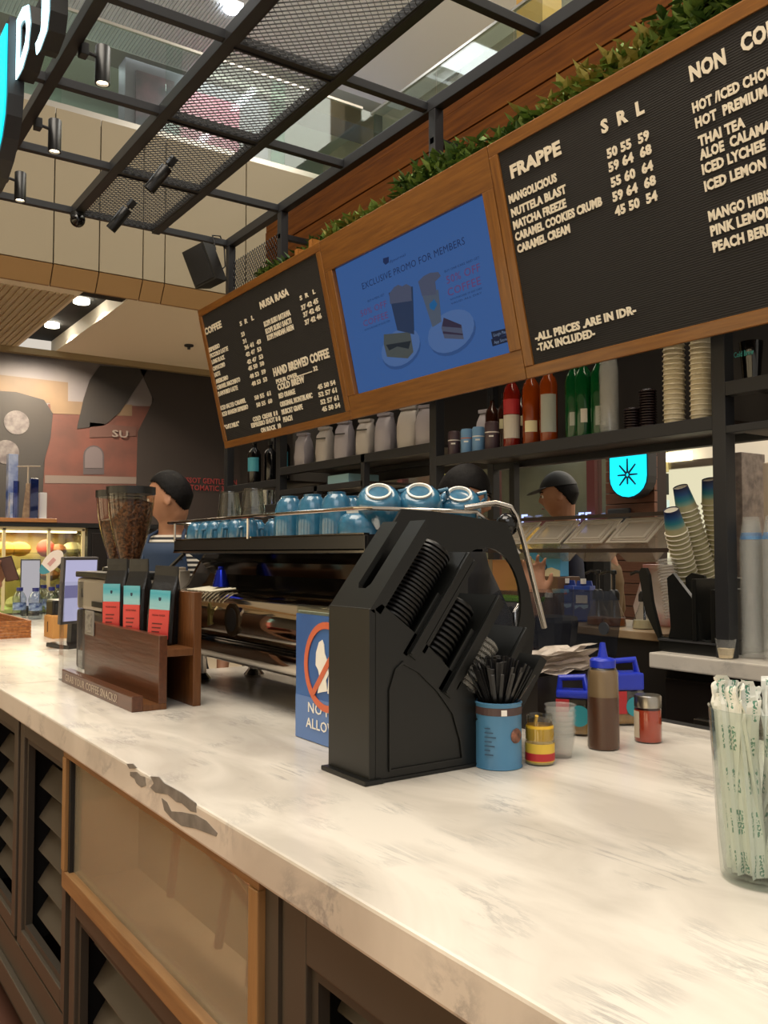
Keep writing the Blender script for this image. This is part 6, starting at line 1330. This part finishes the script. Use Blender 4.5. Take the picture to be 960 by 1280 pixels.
Mx = Matrix.Translation((0, 0, zz)) @ Matrix.Rotation(rad(-90 + 35), 4, 'Z') @ Matrix.Rotation(0, 4, 'X')
Mx = Matrix.Translation((0, 0, zz)) @ Matrix(((RT.x, 0, FH.x, 0), (RT.y, 0, FH.y, 0), (0, 1, 0, 0), (0, 0, 0, 1))) @ Matrix.Rotation(rad(47), 4, 'Z')
MB().poly(pts, (-.003, .003), 'z', M=Mx).build('card', mat('ivory_card', 'e6dcd4', .5), lf)
MB().poly([p for p in pts if p[0] < -.03] , (-.005, .0045), 'z', M=Mx).build('teal_end', mat('teal_card', '3f8fa0', .5), lf)
MB().poly([(-.02, -.012), (.03, -.012), (.03, .010), (-.02, .010)], (-.0045, -.003), 'z', M=Mx).build('pink_print', mat('pink_print', 'c99a98', .5), lf)
MB().tube([(0, .02, zz), (.03, .08, zz - .06), (.02, .06, .01)], .012, 8).build('arm', BLACK, lf); MB().box(-.05, .09, 0, .12, 0, .012).build('foot', BLACK, lf)
cr_ = thing('card_terminal', 'black card terminal between the till screen and the customer display', 'terminal', (0, 0, 0)); q_ = at(76, 728, 4.9); cr_.location = (q_.x, q_.y, kz)
MB().box(-.07, .07, -.06, .06, 0, .2, .012).build('body', BLACK, cr_); MB().box(.071, .075, -.045, .045, .1, .18, .003).build('screen', mat('terminal_screen', '2c3034', .2), cr_)
bkp = thing('menu_books', 'two slim pale boxes standing behind the grinder', 'box', at(170, 735, 4.0) * 1.0); bkp.location.z = kz; bkp.location.y = 1.24
bkp.location.x = -3.12
for i in range(2): MB().box(-.03 + i * .04, .0 + i * .04, -.02, .02, 0, .40 - .012 * i, .002).build('cover', mat('pale_book', 'b9ad9c', .6), bkp)

# ================================================================== PEOPLE
SKIN = mat('skin', 'a97a5c', .55, col2='976a4f', nscale=6); HAIR = mat('black_hair', '080606', .6, bump=.3, nscale=40, spec=.15)
def bake(mb, name, m, parent, voxel=.007, smooth=5):
    me0 = mb.build('tmp', m, mesh_only=True); o = bpy.data.objects.new('tmp', me0); COL.objects.link(o)
    r = o.modifiers.new('r', 'REMESH'); r.mode = 'VOXEL'; r.voxel_size = voxel; r.use_smooth_shade = True
    if smooth: s = o.modifiers.new('s', 'SMOOTH'); s.iterations = smooth; s.factor = .5
    bpy.context.view_layer.update(); dg = bpy.context.evaluated_depsgraph_get()
    me = bpy.data.meshes.new_from_object(o.evaluated_get(dg)); bpy.data.objects.remove(o); bpy.data.meshes.remove(me0)
    me.name = name; me.materials.clear(); me.materials.append(m); me.shade_smooth()
    ob = bpy.data.objects.new(name, me); COL.objects.link(ob); ob.parent = parent; return ob
def head_pt(d, k=1.0):
    """unit direction -> head surface (front is -Y, centre of the skull at 0)"""
    x, y, z = d; X = x * .076; Y = y * .096; Z = z * .118
    if z < 0:
        n_ = 1 - .28 * (-z) ** 1.5; X *= n_
        if y < 0: Y *= 1 - .10 * (-z)
        else: Y *= 1 - .45 * (-z)
    if y < -.2:
        f = max(0, 1 - (x / .16) ** 2); 
        nose = math.exp(-((z + .12) / .17) ** 2) * f * (1 + .5 * (-z if z < .1 else 0)); Y -= .024 * nose * (1 if z > -.32 else .3)
        brow = math.exp(-((z - .17) / .10) ** 2) * max(0, 1 - (x / .7) ** 2); Y -= .005 * brow
        eye = math.exp(-((z - .03) / .09) ** 2) * math.exp(-((abs(x) - .38) / .16) ** 2); Y += .009 * eye
        lip = math.exp(-((z + .48) / .07) ** 2) * max(0, 1 - (x / .35) ** 2); Y -= .008 * lip
        lip2 = math.exp(-((z + .60) / .05) ** 2) * max(0, 1 - (x / .3) ** 2); Y -= .004 * lip2
        chin = math.exp(-((z + .85) / .16) ** 2) * max(0, 1 - (x / .5) ** 2); Y -= .014 * chin
    return Vector((X * k, Y * k, Z * k))
def head_mesh(M, mb, k=1.0, cond=None, seg=40, rings=30):
    g = bmesh.new(); bmesh.ops.create_uvsphere(g, u_segments=seg, v_segments=rings, radius=1)
    keep = {}
    if cond:
        bad = [v for v in g.verts if not cond(v.co)]; bmesh.ops.delete(g, geom=bad, context='VERTS')
    mp_ = {}
    for v in g.verts: mp_[v] = mb.b.verts.new(M @ head_pt(v.co, k))
    for f in g.faces: mb.b.faces.new([mp_[v] for v in f.verts])
    g.free()
def limb(mb, pts, rs, seg=14):
    P = [Vector(p) for p in pts]; Q = [P[0]]; R_2 = [rs[0]]
    for a, b, ra, rb in zip(P, P[1:], rs, rs[1:]):
        for i in range(1, 5): Q.append(a.lerp(b, i / 4)); R_2.append(ra + (rb - ra) * i / 4)
    mb.tube(Q, R_2, seg); mb.sphere(P[0], rs[0], 12); mb.sphere(P[-1], rs[-1], 12)
    for p, r in zip(P[1:-1], rs[1:-1]): mb.sphere(p, r * 1.0, 12)
def hand(mb, wrist, dir_, palm_n, side=1, curl=.25, s=1.0):
    """palm + five separate fingers; dir_ = towards the fingertips, palm_n = palm normal"""
    d = Vector(dir_).normalized(); n = (Vector(palm_n) - d * Vector(palm_n).dot(d)).normalized(); w = d.cross(n) * side; W0 = Vector(wrist)
    for k in range(4):
        off = (-.030 + .020 * k) * s; mb.tube([W0 + w * off * .55, W0 + w * off + d * .045 * s, W0 + w * off * 1.05 + d * .088 * s], [.013 * s, .0145 * s, .0115 * s], 10)
    L_f = [.066, .078, .072, .056]
    for k in range(4):
        off = (-.031 + .0208 * k) * s * 1.08; b = W0 + w * off + d * .086 * s; p = [b]; dd = d + w * (-.10 + .07 * k); dd.normalize(); seg = L_f[k] * s / 3
        for j in range(3): dd = (dd + n * curl * (j + 1) * .5).normalized(); p.append(p[-1] + dd * seg * (1.15 - .12 * j))
        mb.tube(p, [.0095 * s, .009 * s, .0082 * s, .0068 * s], 10); mb.sphere(p[-1], .0068 * s, 8)
    b = W0 - w * .026 * s + d * .02 * s; p = [b, b - w * .024 * s + d * .022 * s + n * .006, b - w * .036 * s + d * .048 * s + n * .010, b - w * .038 * s + d * .07 * s + n * .014]
    mb.tube(p, [.014 * s, .0125 * s, .0105 * s, .008 * s], 10); mb.sphere(p[-1], .008 * s, 8)
def person(label, loc, rz, s=1.0, head_yaw=0, head_pitch=0, arms=None, shirt=None, hairk='short', sleeves='short', trousers=None, apron=None, cap=False, skin=SKIN):
    t = thing('person', label, 'person', loc, rz); J = lambda *p: Vector(p) * s
    body = MB(); body_sh = MB(); MH = Matrix.Translation(J(0, -.02, 1.635)) @ Matrix.Rotation(head_yaw, 4, 'Z') @ Matrix.Rotation(head_pitch, 4, 'X')
    head_mesh(MH @ Matrix.Scale(s, 4), body)
    for sx in (-1, 1): body.sphere((0, 0, 0), .001, 6); body.lathe([(0, -.006), (.016, -.004), (.019, 0), (.016, .006), (0, .004)], seg=12, M=MH @ Matrix.Translation((sx * .077 * s, .008, -.01)) @ Matrix.Rotation(sx * rad(75), 4, 'Y') @ Matrix.Diagonal((1.7, 1.0, 1.2, 1)))
    limb(body, [J(0, .02, 1.45), J(0, .005, 1.52), MH @ J(0, .02, -.05)], [.062 * s, .055 * s, .056 * s])
    def torso(mb, k):
        prof = [(.0, .86), (.13, .88), (.155, .95), (.135, 1.08), (.15, 1.22), (.165, 1.34), (.14, 1.42), (.07, 1.475), (0, 1.49)]
        mb.lathe([(r * s + (k if r else 0), z * s) for r, z in prof], seg=24, sy=.66)
        limb(mb, [J(-.155, .01, 1.405), J(.155, .01, 1.405)], [.058 * s + k, .058 * s + k])
    torso(body, 0)
    arms = arms or {}
    for sd, sx in (('R', -1), ('L', 1)):
        el, wr, hd_, pn = arms.get(sd, (J(sx * .24, .03, 1.14), J(sx * .25, -.06, .90), (0, -.2, -1), (-sx, 0, 0)))
        sh = J(sx * .175, .01, 1.40); limb(body, [sh, el, wr], [.047 * s, .038 * s, .026 * s]); hand(body, wr, hd_, pn, side=-sx, s=s)
        if sleeves: e = Vector(sh).lerp(Vector(el), .75 if sleeves == 'short' else 1.0); P_ = [sh, e] if sleeves == 'short' else [sh, el, Vector(el).lerp(Vector(wr), .9)]; limb(body_sh, P_, [.062 * s, .056 * s, .046 * s][:len(P_)])
    for sx in (-1, 1):
        limb(body, [J(sx * .085, 0, .90), J(sx * .095, -.01, .50), J(sx * .095, .02, .09)], [.080 * s, .055 * s, .038 * s]); limb(body, [J(sx * .095, .02, .06), J(sx * .10, -.14, .035)], [.038 * s, .032 * s])
    bake(body, 'body', skin, t, .0065, 3)
    torso(body_sh, .012 * s); bake(body_sh, 'shirt', shirt, t, .011, 4)
    tr_ = MB(); tr_.lathe([(0, .84 * s), (.15 * s, .84 * s), (.168 * s, .93 * s), (.15 * s, 1.0 * s), (0, 1.0 * s)], seg=20, sy=.72)
    for sx in (-1, 1): limb(tr_, [J(sx * .085, 0, .88), J(sx * .095, -.01, .50), J(sx * .095, .02, .11)], [.094 * s, .072 * s, .062 * s])
    bake(tr_, 'trousers', trousers or mat('dark_trousers', '1b1c22', .7), t, .014, 4)
    for sx in (-1, 1): MB().sphere(J(sx * .098, -.06, .045), .055 * s, 14, (.9, 2.1, .8)).build('shoe', BLACKM, t, smooth=True)
    hb = MB()
    if hairk == 'short': cond = lambda c: c.z > .52 - .25 * max(0, -c.y) * -1 - (.95 * max(0, c.y + .35)) and not (c.y < -.55 and c.z < .62)
    else: cond = lambda c: c.z > .30 - .95 * max(0, c.y + .25)
    head_mesh(MH @ Matrix.Scale(s, 4), hb, 1.085, cond, 96, 72); h = hb.build('hair', HAIR, t, smooth=True); md = h.modifiers.new('t', 'SOLIDIFY'); md.thickness = .014; md.offset = -1
    for sx in (-1, 1):
        MB().sphere(MH @ J(sx * .029, -.082, .006), .011 * s, 10).build('eye', mat('eye_white', 'd8d2c8', .2), t, smooth=True)
        MB().sphere(MH @ J(sx * .030, -.091, .006), .0055 * s, 8).build('iris', mat('iris_dark', '150d08', .1), t, smooth=True)
        MB().tube([MH @ J(sx * .014, -.098, .026), MH @ J(sx * .032, -.095, .031), MH @ J(sx * .048, -.080, .026)], .0035, 6).build('eyebrow', HAIR, t)
    MB().tube([MH @ J(-.020, -.094, -.056), MH @ J(0, -.102, -.056), MH @ J(.020, -.094, -.056)], .004, 6).build('lips', mat('lips', '7d4238', .5), t)
    if cap:
        cb_ = MB(); head_mesh(MH @ Matrix.Scale(s, 4), cb_, 1.13, lambda c: c.z > .28, 36, 26); c_ = cb_.build('cap', BLACKM, t, smooth=True)
        cb_ = MB(); cb_.lathe([(0, 0), (.075 * s, 0), (.078 * s, -.004), (0, -.006)], seg=20, M=MH @ Matrix.Translation(J(0, -.095, .045)) @ Matrix.Rotation(rad(10), 4, 'X')); cb_.build('cap_brim', BLACKM, t)
    if apron:
        b = bmesh.new(); nx, nz = 12, 14; G = []
        for j in range(nz + 1):
            z = (.72 + .72 * j / nz) * s; wmax = 1.15 if z < 1.12 * s else .62 - .9 * max(0, z / s - 1.32); row = []
            for i in range(nx + 1):
                a = (i / nx - .5) * 2 * wmax; rr = .192 * s; row.append(b.verts.new((rr * math.sin(a), -rr * .70 * math.cos(a), z)))
            G.append(row)
        for j in range(nz):
            for i in range(nx): b.faces.new((G[j][i], G[j][i + 1], G[j + 1][i + 1], G[j + 1][i]))
        mm = MB(); mm.b.free(); mm.b = b; o = mm.build('apron', apron, t, smooth=True); md = o.modifiers.new('t', 'SOLIDIFY'); md.thickness = .004
        for sx in (-1, 1): MB().tube([J(sx * .085, -.125, 1.37), J(sx * .075, -.07, 1.47), J(sx * .055, .02, 1.50)], .008, 8).build('apron_strap', apron, t)
    return t
STRIPE = mat('striped_shirt', '17181c', .7); nt = STRIPE.node_tree; wv = nt.nodes.new('ShaderNodeTexWave'); wv.bands_direction = 'Z'; wv.inputs['Scale'].default_value = 14; tcx = nt.nodes.new('ShaderNodeTexCoord')
crx = nt.nodes.new('ShaderNodeValToRGB'); crx.color_ramp.interpolation = 'CONSTANT'; crx.color_ramp.elements[0].color = rgb('15161a'); crx.color_ramp.elements[1].position = .55; crx.color_ramp.elements[1].color = rgb('cfc8ba')
nt.links.new(tcx.outputs['Object'], wv.inputs[0]); nt.links.new(wv.outputs[0], crx.inputs[0]); nt.links.new(crx.outputs[0], nt.nodes['Principled BSDF'].inputs['Base Color'])
NAVY = mat('navy_apron', '1d3350', .7)
hp = at(214, 628, 4.22)
p1 = person('person in black and white striped shirt and navy apron looking down behind the coffee grinder', (hp.x, hp.y, 0), rad(52), s=1.075, head_yaw=rad(-88), head_pitch=rad(10), shirt=STRIPE, apron=NAVY)
text('djournal', .10, .014, WHITE, p1, (-.05, -.142, 1.29), 'apron_lettering', th=.0005, split=False)
MB().poly([(p[0], p[1] + 1.335) for p in shield(.018, .045, 6)], (-.142, -.139), 'y').build('apron_emblem', WHITE, p1)
hp = at(579, 606, 3.6)
hw = at(667, 748, 3.5)
def loc_of(w, loc, rz): return Matrix.Rotation(-rz, 4, 'Z') @ (Vector(w) - Vector(loc))
L2 = Vector((hp.x - .03, hp.y, 0)); r2 = rad(-55 + 180)
el2 = loc_of(at(658, 850, 3.45), L2, r2); wr2 = loc_of(hw, L2, r2); upv = loc_of(hw + Vector((0, 0, 1)), L2, r2) - wr2; pnv = loc_of(hw - FH, L2, r2) - wr2
sh_side = 'L' if loc_of(hw, L2, r2).x > 0 else 'R'
p2 = person('person with short black hair seen behind the tilted blue bowls, one hand raised', L2, r2, s=1.06, head_yaw=rad(10), head_pitch=rad(18), arms={sh_side: (el2, wr2, upv, pnv)}, shirt=mat('charcoal_shirt', '1b1c20', .7), hairk='full')
hp = at(704, 606, 5.35)
p3 = person('person in a black cap and navy top with tan straps beyond the shelves', (hp.x, hp.y, 0), rad(-40), s=1.13, head_yaw=rad(-12), head_pitch=rad(8), shirt=mat('navy_top', '1a2138', .7, col2='101426', nscale=20), cap=True, sleeves='long')
for sx in (-1, 1): MB().tube([(sx * .10, -.135, 1.30), (sx * .105, -.09, 1.52), (sx * .10, .02, 1.57), (sx * .10, .12, 1.45)], .017, 8).build('tan_strap', mat('tan_leather', '8d6a40', .6), p3)
MB().box(-.16, .16, .10, .26, 1.0, 1.52, .05).build('backpack', BLACKM, p3)
# customer at the left edge: only the reaching hand with a phone is in view
L4 = Vector((-5.35, .34, 0)); r4 = rad(180); hw = at(2, 722, 5.05)
el4 = loc_of((-5.50, .62, 1.24), L4, r4); wr4 = loc_of(hw - Vector((0, .02, .04)), L4, r4)
hd4 = (loc_of(hw + Vector((.02, .03, 1)), L4, r4) - wr4); pn4 = loc_of(hw + RT, L4, r4) - wr4; sd4 = 'L' if wr4.x > 0 else 'R'
p4 = person('person at the left edge reaching over the counter holding a phone', L4, r4, s=1.0, arms={sd4: (el4, wr4, hd4, pn4)}, shirt=mat('grey_shirt', '4a4a50', .7))
ph = thing('mobile_phone', 'dark mobile phone held up in the hand at the left edge', 'phone', hw + Vector((.02, .035, .05)), rot=(rad(10), rad(25), rad(-30)))
MB().box(-.005, .005, -.037, .037, -.075, .075, .003).build('casing', mat('phone_dark', '3a2422', .3), ph); MB().box(.005, .0058, -.034, .034, -.07, .07).build('screen', mat('phone_screen', '6b5a5a', .15), ph)
# customer beyond the pump bottles, bending, in olive brown
hp = at(758, 690, 6.1)
p5 = person('person in an olive brown jacket low beyond the clear boxes', (hp.x, hp.y, -.0), rad(-60), s=.98, head_pitch=rad(35), shirt=mat('olive_jacket', '5a4424', .8), sleeves='long')
